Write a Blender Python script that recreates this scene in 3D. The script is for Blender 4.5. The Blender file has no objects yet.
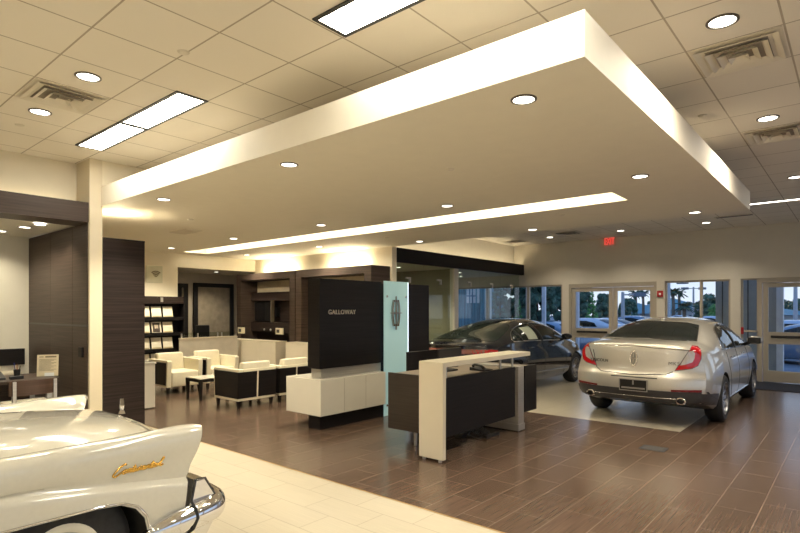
import bpy, bmesh, math, random
from mathutils import Vector, Matrix
from mathutils.bvhtree import BVHTree

SC = bpy.context.scene
COL = SC.collection
random.seed(7)
PI = math.pi

# ------------------------------------------------------------------ camera numbers
F, CX, HY, EYE = 540.0, 400.0, 310.5, 1.64
YAW = math.atan2(858 - 400, 540)
FW = Vector((-math.sin(YAW), math.cos(YAW), 0))
RT = Vector((math.cos(YAW), math.sin(YAW), 0))
def far(x, y, depth):
    """a point of the surroundings seen in direction (x, y) at a given distance ahead"""
    return FW * depth + RT * ((x - CX) / F * depth) + Vector((0, 0, EYE - (y - HY) / F * depth))

# ------------------------------------------------------------------ materials
MATS = {}
def nodes(name):
    m = bpy.data.materials.new(name)
    m.use_nodes = True
    nt = m.node_tree
    return m, nt, nt.nodes['Principled BSDF']
def N(nt, t, **kw):
    n = nt.nodes.new(t)
    for k, v in kw.items():
        setattr(n, k, v)
    return n
def mat(name, col, rough=.5, metal=0., spec=.5, coat=0., var=.06, vscale=(6, 6, 6), bump=0., emit=None, estr=0.):
    if name in MATS:
        return MATS[name]
    m, nt, b = nodes(name)
    tc = N(nt, 'ShaderNodeTexCoord'); mp = N(nt, 'ShaderNodeMapping')
    mp.inputs['Scale'].default_value = vscale
    nz = N(nt, 'ShaderNodeTexNoise'); nz.inputs['Scale'].default_value = 1.0; nz.inputs['Detail'].default_value = 4
    nt.links.new(tc.outputs['Object'], mp.inputs['Vector']); nt.links.new(mp.outputs['Vector'], nz.inputs['Vector'])
    rp = N(nt, 'ShaderNodeValToRGB')
    rp.color_ramp.elements[0].position = .3; rp.color_ramp.elements[1].position = .7
    rp.color_ramp.elements[0].color = tuple(max(0, c * (1 - var)) for c in col) + (1,)
    rp.color_ramp.elements[1].color = tuple(min(1, c * (1 + var)) for c in col) + (1,)
    nt.links.new(nz.outputs['Fac'], rp.inputs['Fac']); nt.links.new(rp.outputs['Color'], b.inputs['Base Color'])
    b.inputs['Roughness'].default_value = rough; b.inputs['Metallic'].default_value = metal
    b.inputs['Specular IOR Level'].default_value = spec
    if coat:
        b.inputs['Coat Weight'].default_value = coat; b.inputs['Coat Roughness'].default_value = .03
    if bump:
        bp = N(nt, 'ShaderNodeBump'); bp.inputs['Strength'].default_value = bump; bp.inputs['Distance'].default_value = .01
        nt.links.new(nz.outputs['Fac'], bp.inputs['Height']); nt.links.new(bp.outputs['Normal'], b.inputs['Normal'])
    if emit:
        b.inputs['Emission Color'].default_value = tuple(emit) + (1,); b.inputs['Emission Strength'].default_value = estr
    MATS[name] = m
    return m
def emis(name, col, s):
    if name in MATS: return MATS[name]
    m, nt, b = nodes(name)
    b.inputs['Base Color'].default_value = (.8, .8, .8, 1)
    b.inputs['Emission Color'].default_value = tuple(col) + (1,); b.inputs['Emission Strength'].default_value = s
    MATS[name] = m
    return m
def glass(name, tint, refl=.12, rough=.0, fres=True):
    if name in MATS: return MATS[name]
    m = bpy.data.materials.new(name); m.use_nodes = True; nt = m.node_tree; nt.nodes.clear()
    out = N(nt, 'ShaderNodeOutputMaterial'); mx = N(nt, 'ShaderNodeMixShader')
    tr = N(nt, 'ShaderNodeBsdfTransparent'); tr.inputs['Color'].default_value = tuple(tint) + (1,)
    gl = N(nt, 'ShaderNodeBsdfGlossy'); gl.inputs['Roughness'].default_value = rough
    lw = N(nt, 'ShaderNodeFresnel'); lw.inputs['IOR'].default_value = 1.45
    ge = N(nt, 'ShaderNodeNewGeometry'); fr = N(nt, 'ShaderNodeMath', operation='SUBTRACT'); fr.inputs[0].default_value = 1.0; nt.links.new(ge.outputs['Backfacing'], fr.inputs[1])
    if fres:
        ad = N(nt, 'ShaderNodeMath', operation='ADD'); ad.inputs[1].default_value = refl - .04
        nt.links.new(lw.outputs['Fac'], ad.inputs[0]); mm = N(nt, 'ShaderNodeMath', operation='MULTIPLY'); nt.links.new(ad.outputs[0], mm.inputs[0]); nt.links.new(fr.outputs[0], mm.inputs[1]); nt.links.new(mm.outputs[0], mx.inputs['Fac'])
    else:
        mx.inputs['Fac'].default_value = refl
    nt.links.new(tr.outputs[0], mx.inputs[1]); nt.links.new(gl.outputs[0], mx.inputs[2]); nt.links.new(mx.outputs[0], out.inputs['Surface'])
    MATS[name] = m
    return m
def tilemat(name, swap, bw, rh, c1, c2, grout, off, rough, mortar=.004, grain=0., offset=.5, bump=.15):
    m, nt, b = nodes(name)
    ge = N(nt, 'ShaderNodeNewGeometry'); sp = N(nt, 'ShaderNodeSeparateXYZ'); cb = N(nt, 'ShaderNodeCombineXYZ')
    nt.links.new(ge.outputs['Position'], sp.inputs[0])
    def sh(o, d):
        a = N(nt, 'ShaderNodeMath', operation='SUBTRACT'); a.inputs[1].default_value = d
        nt.links.new(o, a.inputs[0]); return a.outputs[0]
    X, Y = sh(sp.outputs['X'], off[0]), sh(sp.outputs['Y'], off[1])
    nt.links.new(Y if swap else X, cb.inputs[0]); nt.links.new(X if swap else Y, cb.inputs[1])
    br = N(nt, 'ShaderNodeTexBrick'); br.offset = offset
    br.inputs['Scale'].default_value = 1; br.inputs['Brick Width'].default_value = bw; br.inputs['Row Height'].default_value = rh
    br.inputs['Mortar Size'].default_value = mortar; br.inputs['Mortar Smooth'].default_value = .1; br.inputs['Bias'].default_value = 0
    br.inputs['Color1'].default_value = c1 + (1,); br.inputs['Color2'].default_value = c2 + (1,); br.inputs['Mortar'].default_value = grout + (1,)
    nt.links.new(cb.outputs[0], br.inputs['Vector'])
    last = br.outputs['Color']
    if grain:
        mp = N(nt, 'ShaderNodeMapping'); mp.inputs['Scale'].default_value = (2.5, 90, 1)
        nz = N(nt, 'ShaderNodeTexNoise'); nz.inputs['Scale'].default_value = 1; nz.inputs['Detail'].default_value = 3
        nt.links.new(cb.outputs[0], mp.inputs[0]); nt.links.new(mp.outputs[0], nz.inputs[0])
        rp = N(nt, 'ShaderNodeValToRGB'); rp.color_ramp.elements[0].position = .3; rp.color_ramp.elements[1].position = .7
        a, c = 1 - grain, 1 + grain * .0
        rp.color_ramp.elements[0].color = (a, a, a, 1); rp.color_ramp.elements[1].color = (c, c, c, 1)
        nt.links.new(nz.outputs[0], rp.inputs[0])
        mu = N(nt, 'ShaderNodeMixRGB', blend_type='MULTIPLY'); mu.inputs[0].default_value = 1
        nt.links.new(last, mu.inputs[1]); nt.links.new(rp.outputs[0], mu.inputs[2]); last = mu.outputs[0]
    nt.links.new(last, b.inputs['Base Color'])
    b.inputs['Roughness'].default_value = rough
    bp = N(nt, 'ShaderNodeBump', invert=True); bp.inputs['Strength'].default_value = bump; bp.inputs['Distance'].default_value = .003
    nt.links.new(br.outputs['Fac'], bp.inputs['Height']); nt.links.new(bp.outputs[0], b.inputs['Normal'])
    MATS[name] = m
    return m

WARM = (1.0, .895, .665)
CREAM = mat('cream wall paint', (.77, .695, .54), .6, var=.015)
SOFF = mat('soffit paint', (.83, .77, .64), .65, var=.015)
WHITEP = mat('off-white paint', (.74, .70, .60), .5, var=.02)
CEILT = tilemat('acoustic ceiling tile', False, .6096, .6096, (.82, .76, .66), (.80, .74, .64), (.42, .36, .28), (-.995, 3.91), .8, mortar=.007, offset=0., bump=.4)
BROWN = tilemat('brown wood-look tile', True, .6096, .305, (.138, .089, .064), (.117, .075, .053), (.25, .185, .145), (-1.527, 4.88), .22, mortar=.0035, grain=.38)
TAN = tilemat('cream floor tile', False, .6096, .305, (.55, .495, .385), (.525, .47, .365), (.33, .275, .19), (-2.0, 3.53), .3, mortar=.003, grain=.10)
INLAY = tilemat('pale display tile', True, .6096, .305, (.56, .50, .39), (.54, .48, .38), (.42, .37, .29), (-1.83, 8.0), .22, mortar=.002, grain=.06)
WOOD = mat('dark wenge laminate', (.022, .0145, .0125), .48, spec=.22, var=.45, vscale=(1.2, 1.2, 55))
WOODM = mat('brown walnut laminate', (.055, .038, .030), .45, spec=.25, var=.35, vscale=(1.2, 1.2, 60))
WOODX = mat('near black laminate', (.0095, .0078, .0082), .45, spec=.25, var=.3, vscale=(1.5, 1.5, 50))
WHITEL = mat('white gloss laminate', (.78, .74, .64), .18, var=.01, coat=.3)
BEIGE = mat('beige laminate', (.68, .61, .48), .4, var=.02)
STEEL = mat('brushed steel', (.55, .53, .50), .38, .75, var=.12, vscale=(1, 1, 120))
CHROME = mat('chrome', (.78, .78, .80), .06, 1.0, var=.01)
ALU = mat('beige aluminium frame', (.42, .37, .29), .4, .0, var=.03)
LEATH = mat('cream leather', (.80, .74, .58), .42, var=.03, vscale=(20, 20, 20), bump=.05)
BLACK = mat('black plastic', (.012, .012, .013), .35, var=.2)
RUB = mat('black rubber', (.016, .016, .017), .75, var=.3, vscale=(30, 30, 30))
DARKIN = mat('dark recess', (.02, .018, .015), .8)
PAPER = mat('paper', (.78, .73, .60), .6, var=.02)
GLASSW = glass('window glass', (.93, .96, .97), .05)
GLASSG = glass('office glass', (.88, .92, .87), .06)

# ------------------------------------------------------------------ mesh helpers
def bmnew(): return bmesh.new()
def bx(bm, x0, x1, y0, y1, z0, z1, bev=0., seg=2):
    r = bmesh.ops.create_cube(bm, size=1.0)
    vs = r['verts']
    for v in vs:
        v.co = Vector(((x0 + x1) / 2 + v.co.x * (x1 - x0), (y0 + y1) / 2 + v.co.y * (y1 - y0), (z0 + z1) / 2 + v.co.z * (z1 - z0)))
    if bev:
        es = list({e for v in vs for e in v.link_edges})
        bmesh.ops.bevel(bm, geom=es, offset=bev, segments=seg, profile=.5, affect='EDGES', clamp_overlap=True)
    return bm
def frame_of(d):
    d = d.normalized(); up = Vector((0, 0, 1)) if abs(d.z) < .95 else Vector((1, 0, 0))
    a = d.cross(up).normalized(); return a, d.cross(a).normalized()
def ring(bm, c, a, b, ra, rb, n):
    return [bm.verts.new(c + a * (ra * math.cos(2 * PI * i / n)) + b * (rb * math.sin(2 * PI * i / n))) for i in range(n)]
def skin(bm, r0, r1, closed=True):
    n = len(r0)
    for i in range(n if closed else n - 1):
        j = (i + 1) % n
        try: bm.faces.new((r0[i], r0[j], r1[j], r1[i]))
        except ValueError: pass
def tube(bm, pts, r, n=10, caps=True):
    pts = [Vector(p) for p in pts]; rs = r if isinstance(r, (list, tuple)) else [r] * len(pts)
    a0 = None; prev = None
    for i, p in enumerate(pts):
        d = (pts[min(i + 1, len(pts) - 1)] - pts[max(i - 1, 0)]).normalized()
        if a0 is None: a, b = frame_of(d)
        else:
            a = (a0 - d * a0.dot(d)).normalized(); b = d.cross(a)
        a0 = a
        rr = ring(bm, p, a, b, rs[i], rs[i], n)
        if prev: skin(bm, prev, rr)
        elif caps: bm.faces.new(list(reversed(rr)))
        prev = rr
    if caps: bm.faces.new(prev)
    return bm
def cyl(bm, p0, p1, r, n=20): return tube(bm, [p0, p1], r, n)
def lathe(bm, prof, M=Matrix(), n=32):
    """prof: (radius, height) pairs around local z"""
    rows = []
    for r, z in prof:
        if r < 1e-6: rows.append([bm.verts.new(M @ Vector((0, 0, z)))])
        else: rows.append([bm.verts.new(M @ Vector((r * math.cos(2 * PI * i / n), r * math.sin(2 * PI * i / n), z))) for i in range(n)])
    for a, b in zip(rows, rows[1:]):
        if len(a) == 1 and len(b) == 1: continue
        for i in range(n):
            j = (i + 1) % n
            if len(a) == 1: bm.faces.new((a[0], b[i], b[j]))
            elif len(b) == 1: bm.faces.new((a[i], a[j], b[0]))
            else: bm.faces.new((a[i], a[j], b[j], b[i]))
    return bm
def prism(bm, poly, axis, t0, t1, bev=0.):
    """poly of 2D points, extruded along axis 'x','y' or 'z' between t0 and t1"""
    def P(u, v, t): return {'x': (t, u, v), 'y': (u, t, v), 'z': (u, v, t)}[axis]
    a = [bm.verts.new(P(u, v, t0)) for u, v in poly]; b = [bm.verts.new(P(u, v, t1)) for u, v in poly]
    f = [bm.faces.new(a), bm.faces.new(list(reversed(b)))]
    skin(bm, a, b)
    if bev:
        es = list({e for v in a + b for e in v.link_edges})
        bmesh.ops.bevel(bm, geom=es, offset=bev, segments=2, profile=.5, affect='EDGES', clamp_overlap=True)
    return bm
def pchip(xs, ys):
    n = len(xs); h = [xs[i + 1] - xs[i] for i in range(n - 1)]; d = [(ys[i + 1] - ys[i]) / h[i] for i in range(n - 1)]
    m = [0.] * n
    for i in range(1, n - 1):
        if d[i - 1] * d[i] > 0:
            w1, w2 = 2 * h[i] + h[i - 1], h[i] + 2 * h[i - 1]; m[i] = (w1 + w2) / (w1 / d[i - 1] + w2 / d[i])
    if n > 1: m[0], m[-1] = d[0], d[-1]
    def f(x):
        if x <= xs[0]: return ys[0]
        if x >= xs[-1]: return ys[-1]
        i = max(k for k in range(n - 1) if xs[k] <= x); t = (x - xs[i]) / h[i]
        return ((1 + 2 * t) * (1 - t) ** 2 * ys[i] + t * (1 - t) ** 2 * h[i] * m[i] + t * t * (3 - 2 * t) * ys[i + 1] + t * t * (t - 1) * h[i] * m[i + 1])
    return f
def curve(*pts): return pchip([p[0] for p in pts], [p[1] for p in pts])

# ------------------------------------------------------------------ objects
ORG = {}
def tagit(o, label=None, cat=None, group=None, kind=None):
    if label: o['label'] = label
    if cat: o['category'] = cat
    if group: o['group'] = group
    if kind: o['kind'] = kind
    return o
def thing(name, label, cat, loc=(0, 0, 0), group=None, kind=None, rz=0.):
    o = bpy.data.objects.new(name, None); COL.objects.link(o); o.empty_display_size = .1
    o.location = loc; o.rotation_euler = (0, 0, rz); ORG[o] = Vector(loc)
    return tagit(o, label, cat, group, kind)
def mesh_of(name, bm, m, smooth=None):
    bmesh.ops.recalc_face_normals(bm, faces=bm.faces[:])
    me = bpy.data.meshes.new(name); bm.to_mesh(me); bm.free()
    for k in (m if isinstance(m, (list, tuple)) else [m]): me.materials.append(k)
    if smooth is not None:
        for p in me.polygons: p.use_smooth = True
        if smooth < 179: me.set_sharp_from_angle(angle=math.radians(smooth))
    return me
def obj(name, bm, m, parent=None, smooth=None, me=None):
    """geometry is given in the frame of the root's parent (world for things at rest); it is moved into the root's frame"""
    org = ORG.get(parent, Vector())
    if bm is not None:
        if org.length: bmesh.ops.translate(bm, vec=-org, verts=bm.verts[:])
        me = mesh_of(name, bm, m, smooth)
    o = bpy.data.objects.new(name, me); COL.objects.link(o)
    if parent is not None:
        o.parent = parent
    ORG[o] = org
    return o
def solo(name, bm, m, label, cat, group=None, kind=None, smooth=None, base=None):
    """a thing that is one mesh; its origin goes to the middle of its foot"""
    if base is None:
        co = [v.co for v in bm.verts]
        base = Vector(((min(c.x for c in co) + max(c.x for c in co)) / 2, (min(c.y for c in co) + max(c.y for c in co)) / 2, min(c.z for c in co)))
    bmesh.ops.translate(bm, vec=-base, verts=bm.verts[:])
    o = bpy.data.objects.new(name, mesh_of(name, bm, m, smooth)); COL.objects.link(o); o.location = base; ORG[o] = Vector(base)
    return tagit(o, label, cat, group, kind)
def structure(name, bm, m, label, cat, smooth=None): return solo(name, bm, m, label, cat, kind='structure', smooth=smooth, base=Vector())
def copy_tree(o, label=None, group=None, loc=None, rz=None, parent=None):
    c = o.copy(); COL.objects.link(c); ORG[c] = ORG.get(o, Vector())
    if parent is not None: c.parent = parent
    if label: c['label'] = label
    if group: c['group'] = group
    if loc is not None: c.location = loc; ORG[c] = Vector(loc)
    if rz is not None: c.rotation_euler = (0, 0, rz)
    for ch in list(o.children): copy_tree(ch, parent=c)
    return c
def text_bm(s, size, depth=.004, shear=0., space=1.):
    cu = bpy.data.curves.new('t', 'FONT'); cu.body = s; cu.size = size; cu.extrude = depth / 2; cu.shear = shear; cu.space_character = space
    cu.align_x = 'CENTER'; cu.align_y = 'CENTER'; cu.resolution_u = 3
    o = bpy.data.objects.new('t', cu); COL.objects.link(o)
    dg = bpy.context.evaluated_depsgraph_get(); me = bpy.data.meshes.new_from_object(o.evaluated_get(dg))
    bm = bmesh.new(); bm.from_mesh(me)
    bpy.data.objects.remove(o); bpy.data.curves.remove(cu); bpy.data.meshes.remove(me)
    return bm
def placed(bm, M):
    bmesh.ops.transform(bm, matrix=M, verts=bm.verts[:]); return bm
def basis(o, u, v, w):
    """matrix taking local x,y,z to u,v,w at o"""
    return Matrix(((u[0], v[0], w[0], o[0]), (u[1], v[1], w[1], o[1]), (u[2], v[2], w[2], o[2]), (0, 0, 0, 1)))
FACE_PX = lambda o: basis(o, (0, 1, 0), (0, 0, 1), (1, 0, 0))      # lies on a plane that faces +X
FACE_MY = lambda o: basis(o, (1, 0, 0), (0, 0, 1), (0, -1, 0))     # lies on a plane that faces -Y
# ================================================================== THE ROOM
ZC, ZS, ZT = 3.60, 3.003, 3.257     # ceiling, underside and top of the hung soffit
YB = 14.8            # the wall of windows
XU = -8.0            # line of the walls above the offices
def wall(name, label, m=CREAM, boxes=(), cat='wall'):
    bm = bmnew()
    for b in boxes: bx(bm, *b)
    return structure(name, bm, m, label, cat)

bm = bmnew(); bx(bm, -17.5, 4.0, 3.53, YB + .2, -.12, 0); floor_b = structure('floor', bm, BROWN, 'brown wood-look porcelain tile floor of the showroom', 'floor')
bm = bmnew(); bx(bm, -17.5, 4.0, -6.0, 3.53, -.12, 0); structure('floor_cream', bm, TAN, 'cream porcelain tile floor in front of the brown tile', 'floor')
bm = bmnew(); bx(bm, -7.6, -1.83, 8.0, 13.6, -.01, .002); structure('floor_inlay', bm, INLAY, 'pale tile display area under the two modern cars', 'floor')
bm = bmnew(); bx(bm, -17.5, 4.0, 3.522, 3.54, -.01, .0015); structure('trim_1', bm, mat('brass edge strip', (.45, .28, .10), .35, .6), 'thin brass strip where cream tile meets brown tile', 'trim')

bm = bmnew(); bx(bm, -17.5, 4.0, -6.0, YB + .2, ZC, ZC + .12); structure('ceiling', bm, CEILT, 'suspended ceiling of square acoustic tiles', 'ceiling')
# dropped soffit with a long slot
bm = bmnew()
SX0, SX1, SY0, SY1 = -12.638, -1.119, 2.850, 8.673
QX0, QX1, QY0, QY1 = -11.977, -2.164, 6.327, 6.905
bx(bm, SX0, SX1, SY0, QY0, ZS, ZT); bx(bm, SX0, SX1, QY1, SY1, ZS, ZT)
bx(bm, QX0, QX1, QY0, QY1, ZT - .025, ZT); bx(bm, SX0, QX0, QY0, QY1, ZS, ZT); bx(bm, QX1, SX1, QY0, QY1, ZS, ZT)
structure('ceiling_soffit', bm, SOFF, 'deep plaster soffit hung below the ceiling over the lounge and the desk', 'soffit')

# left side: upper wall, pier, wooden office front
wall('wall_left', 'cream wall above the office on the left', boxes=[(XU - .15, XU + .03, -6, 2.71, 3.0, ZC), (XU - .15, XU + .03, -6, -.6, 0, 3.0)])
wall('column', 'cream square pier at the corner of the left office', m=mat('pier paint', (.64, .56, .41), .55, var=.01), boxes=[(XU - .03, -7.53, 2.712, 2.865, 0, ZC)], cat='column')
wall('wall_lounge_front', 'wall between the left office and the lounge', boxes=[(-17.5, XU - .02, 2.90, 3.02, 0, ZC)])
wall('wall_office_back', 'cream back wall of the left office', m=WHITEP, boxes=[(-10.06, -9.95, -1.2, 2.72, 0, 3.0)])
wall('wall_office_side', 'far side wall of the left office', boxes=[(-10.06, XU, -1.3, -1.2, 0, 3.0)])
bm = bmnew(); bx(bm, -10.06, -8.03, -1.2, 2.72, 2.79, 2.85); structure('ceiling_office', bm, WHITEP, 'low white ceiling of the left office', 'ceiling')
bm = bmnew(); bx(bm, -8.03, -7.56, -.6, 2.71, 2.775, 3.03); structure('trim_2', bm, WOODM, 'brown wooden header beam over the left office opening', 'header')

# lounge back and far left
bm = bmnew(); bx(bm, -12.555, -7.550, 8.640, 8.789, 0, 3.598)
structure('wall_lounge_back', bm, CREAM, 'cream wall behind the wooden media units', 'wall')
wall('wall_far_left', 'cream wall with the small plaque beside the brochure rack', boxes=[(-12.638, -12.473, 3.03, 6.443, 0, 3.598), (-12.638, -12.473, 6.443, 8.673, 2.681, 3.598)])
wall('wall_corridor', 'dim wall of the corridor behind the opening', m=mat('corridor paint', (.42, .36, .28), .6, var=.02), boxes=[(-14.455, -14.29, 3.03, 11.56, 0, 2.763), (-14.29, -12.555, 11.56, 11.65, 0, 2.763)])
bm = bmnew(); bx(bm, -14.29, -12.638, 3.03, 11.56, 2.697, 2.747); structure('ceiling_corridor', bm, SOFF, 'low ceiling of the corridor', 'ceiling')

# wall of windows
WX = [(-10.2, -9.05), (-8.82, -7.62), (-7.50, -6.46)]        # three fixed lights
wb = mat('window wall paint', (.68, .63, .53), .6, var=.015)
wall('wall_back', 'long beige wall over the windows at the far end', m=wb, boxes=[
    (-17.5, 4, YB, YB + .2, 2.385, ZC), (-6.46, -6.26, YB, YB + .2, 0, 2.385), (-3.93, -3.74, YB - .02, YB + .2, 0, 2.385), (-2.30, -2.09, YB - .02, YB + .2, 0, 2.385),
    (-10.6, -6.46, YB, YB + .2, 0, .45), (-3.74, -2.30, YB, YB + .2, 0, .35), (-17.5, -10.5, YB, YB + .2, 0, 2.385), (1.6, 4, YB, YB + .2, 0, 2.385)])
wall('wall_upper_left', 'beige wall above the glass offices', m=wb, boxes=[(XU - .12, XU, 8.75, YB, 2.76, ZC)])
wall('wall_upper_lounge', 'cream wall between the hung soffit and the ceiling, beyond the pier', boxes=[(XU - .03, -7.535, 2.865, 8.7, 3.265, ZC)])
wall('wall_rear', 'wall behind the camera', boxes=[(-8, 4, -6.2, -6, 0, ZC)])
def window(n, x0, x1, z0, z1, label, bars=(), t=.045, y=YB + .06):
    r = thing('window_%d' % n, label, 'window', ((x0 + x1) / 2, y, z0), kind='structure')
    bm = bmnew(); bx(bm, x0, x0 + t, y - .03, y + .05, z0, z1); bx(bm, x1 - t, x1, y - .03, y + .05, z0, z1)
    bx(bm, x0 + t, x1 - t, y - .03, y + .05, z0, z0 + t); bx(bm, x0 + t, x1 - t, y - .03, y + .05, z1 - t, z1)
    for b in bars: bx(bm, b - .03, b + .03, y - .035, y + .05, z0 + t, z1 - t)
    obj('window_frame', bm, ALU, r)
    bm = bmnew(); bx(bm, x0 + t, x1 - t, y, y + .008, z0 + t, z1 - t); obj('pane', bm, GLASSW, r)
window(1, -10.5, -8.95, .45, 2.385, 'window seen through the glass office, farthest left')
window(2, -8.95, -7.55, .45, 2.385, 'window behind the roof of the black car, middle of three')
window(3, -7.55, -6.46, .45, 2.385, 'window behind the black car, next to the double door')
window(4, -3.74, -2.30, .35, 2.385, 'two-light window behind the silver car roof', bars=(-2.925,))
window(5, -2.09, -1.745, .02, 2.385, 'narrow sidelight window left of the right-hand door', t=.035)
def door(n, x0, x1, label, leaves, ztop=2.385):
    y = YB + .05
    r = thing('door_%d' % n, label, 'door', ((x0 + x1) / 2, y, 0), kind='structure')
    bm = bmnew(); bx(bm, x0, x0 + .07, y - .06, y + .1, 0, ztop); bx(bm, x1 - .07, x1, y - .06, y + .1, 0, ztop); bx(bm, x0 + .07, x1 - .07, y - .06, y + .1, ztop - .11, ztop)
    obj('door_frame', bm, ALU, r)
    for a, b in leaves:
        s = .10
        bm = bmnew(); bx(bm, a, a + s, y - .03, y + .03, .02, ztop - .12); bx(bm, b - s, b, y - .03, y + .03, .02, ztop - .12)
        bx(bm, a + s, b - s, y - .03, y + .03, .02, .27); bx(bm, a + s, b - s, y - .03, y + .03, ztop - .22, ztop - .12); bx(bm, a + s, b - s, y - .03, y + .03, .88, 1.15)
        lf = obj('door_leaf', bm, ALU, r)
        bm = bmnew(); bx(bm, a + s, b - s, y - .004, y + .004, .27, .88); bx(bm, a + s, b - s, y - .004, y + .004, 1.15, ztop - .22); obj('pane', bm, GLASSW, lf)
        bm = bmnew(); bx(bm, a + s + .05, b - s - .04, y - .075, y - .03, 1.02, 1.075, .008); obj('push_bar', bm, BLACK, lf)
door(1, -6.26, -3.93, 'aluminium framed glass double door between the two modern cars', [(-6.18, -5.05), (-5.03, -4.0)])
door(2, -1.745, .62, 'aluminium framed glass double door at the right edge', [(-1.66, -.56), (-.54, .54)])
window(6, .62, 1.6, .02, 2.385, 'sidelight window beyond the right edge of the picture')
# red lever on the sidelight
r = thing('door_lever', 'red end and slim bar of an exit device on the sidelight', 'handle', (-2.06, YB, 1.1))
bm = bmnew(); bx(bm, -2.085, -2.03, YB - .06, YB + .02, 1.09, 1.25, .01); obj('end_cap', bm, mat('red plastic', (.45, .02, .02), .4), r)
bm = bmnew(); bx(bm, -2.03, -1.76, YB - .03, YB + .03, 1.14, 1.18, .005); obj('bar', bm, ALU, r)

# right side wall with windows (beyond the frame)
wr = [(3.8, 4.0, -6, YB, 0, .5), (3.8, 4.0, -6, YB, 2.385, ZC)]
for k in range(8): wr.append((3.8, 4.0, -6 + k * 2.97 - .12, -6 + k * 2.97 + .12, .5, 2.385))
wall('wall_right', 'beige side wall with window openings, beyond the right edge', m=wb, boxes=wr)
for k in range(7):
    y0, y1 = -6 + k * 2.97 + .12, -6 + (k + 1) * 2.97 - .12
    bm = bmnew(); bx(bm, 3.88, 3.89, y0, y1, .5, 2.385)
    structure('window_%d' % (7 + k), bm, GLASSW, 'side window pane number %d from the rear, beyond the frame' % (k + 1), 'window')

# glass offices along the left line
HX = -7.66
bm = bmnew(); bx(bm, HX - .11, HX, 8.86, YB, 2.70, 3.015); structure('trim_3', bm, WOODX, 'black-brown header beam running over the glass offices', 'header')
bm = bmnew(); bx(bm, XU - 3.2, XU + .22, 8.80, YB, 2.705, 2.75); structure('ceiling_glass_office', bm, WHITEP, 'low ceiling of the glass offices', 'ceiling')
GY = -7.82
pp = far(454.5, 300, 1); yp = pp.y / pp.x * GY
bm = bmnew(); bx(bm, GY - .08, GY + .06, yp - .09, yp + .09, 0, 2.70); structure('trim_5', bm, WHITEP, 'pale mullion post between the two glass offices', 'trim')
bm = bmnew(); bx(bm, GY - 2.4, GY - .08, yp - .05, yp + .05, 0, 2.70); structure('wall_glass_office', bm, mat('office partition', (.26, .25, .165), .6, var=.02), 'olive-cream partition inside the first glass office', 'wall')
OFFICE = []
def glasspanel(y0, y1, label, n):
    r = thing('window_%d' % n, label, 'window', (GY, (y0 + y1) / 2, 0), kind='structure')
    k = max(1, round((y1 - y0) / 1.0)); st = (y1 - y0) / k
    bm = bmnew()
    for i in range(k): bx(bm, GY - .006, GY + .006, y0 + i * st + .004, y0 + (i + 1) * st - .004, .01, 2.70)
    obj('pane', bm, GLASSG, r)
    bm = bmnew()
    for i in range(k): bx(bm, GY - .02, GY + .03, y0 + i * st + st * .45, y0 + i * st + st * .45 + .16, 2.36, 2.40, .004); bx(bm, GY - .02, GY + .03, y0 + i * st + st * .45 + .12, y0 + i * st + st * .45 + .16, 2.27, 2.40, .004)
    obj('hinge_clip', bm, STEEL, r)
glasspanel(8.88, yp - .09, 'frameless glass front of the first office, left of the pale mullion', 20)
glasspanel(yp + .09, YB - .02, 'frameless glass front of the second office, right of the pale mullion', 21)
for i, (x, y) in enumerate(((-8.6, (8.8 + yp) / 2), (-9.4, 12.6), (-9.4, 14.0), (-8.5, 12.6))): OFFICE.append((x, y))

# bases
bm = bmnew(); bx(bm, -12.473, -12.456, 3.03, 6.43, 0, .09); structure('baseboard_left', bm, WOODX, 'dark baseboard of the far left wall', 'baseboard')
bm = bmnew(); bx(bm, -3.74, -2.30, YB - .02, YB, 0, .1); bx(bm, -7.6, -6.3, YB - .02, YB, 0, .1); structure('baseboard_back', bm, WOODX, 'dark baseboard under the windows', 'baseboard')

# ================================================================== CEILING FITTINGS
LENS = emis('downlight lens', (1.0, .93, .80), 7.0)
RIM = mat('downlight dark rim', (.10, .085, .07), .4, .3)
TRIMW = mat('downlight white trim', (.55, .50, .42), .5)
def make_downlight(rad=.085):
    bm = bmnew(); lathe(bm, [(rad * 1.18, 0), (rad * 1.18, -.006), (rad * .98, -.009), (rad * .96, .0)], n=28); t = mesh_of('trim', bm, RIM, 40)
    bm = bmnew(); lathe(bm, [(0, -.003), (rad * .6, -.0035), (rad * .96, -.004), (rad * .97, -.001)], n=28); l = mesh_of('lens', bm, LENS, 60)
    return t, l
DL = make_downlight(); DL_SMALL = make_downlight(.071)
def spot(parent, e, col=WARM, size=128, blend=.8, aim=None, z=-.012, rad=.07):
    li = bpy.data.lights.new('downlight_lamp', 'SPOT'); li.energy = e; li.color = col; li.spot_size = math.radians(size); li.spot_blend = blend; li.shadow_soft_size = rad
    lo = bpy.data.objects.new('downlight_lamp', li); COL.objects.link(lo); lo.parent = parent; lo.location = (0, 0, z)
    if aim is not None: lo.rotation_euler = Vector((0, 0, -1)).rotation_difference(Vector(aim).normalized()).to_euler()
    return lo
def downlight(x, y, z, label, group, e=50, col=WARM, **kw):
    r = thing('ceiling_light', label, 'ceiling light', (x, y, z), group)
    for nm, me in zip(('trim', 'lens'), DL_SMALL if z < 3.1 else DL):
        o = obj(nm, None, None, r, me=me)
    if e: spot(r, e, col, **kw)
    return r
COOLW = (1.0, .88, .70)
ES = 135
rows = [('front', 3.172, [-1.644, -4.047, -6.484]), ('middle', 5.749, [-1.685, -4.072, -6.525, -9.003, -11.415]), ('back', 8.359, [-1.726, -4.171, -6.583])]
ordn = ['first', 'second', 'third', 'fourth', 'fifth']
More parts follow.
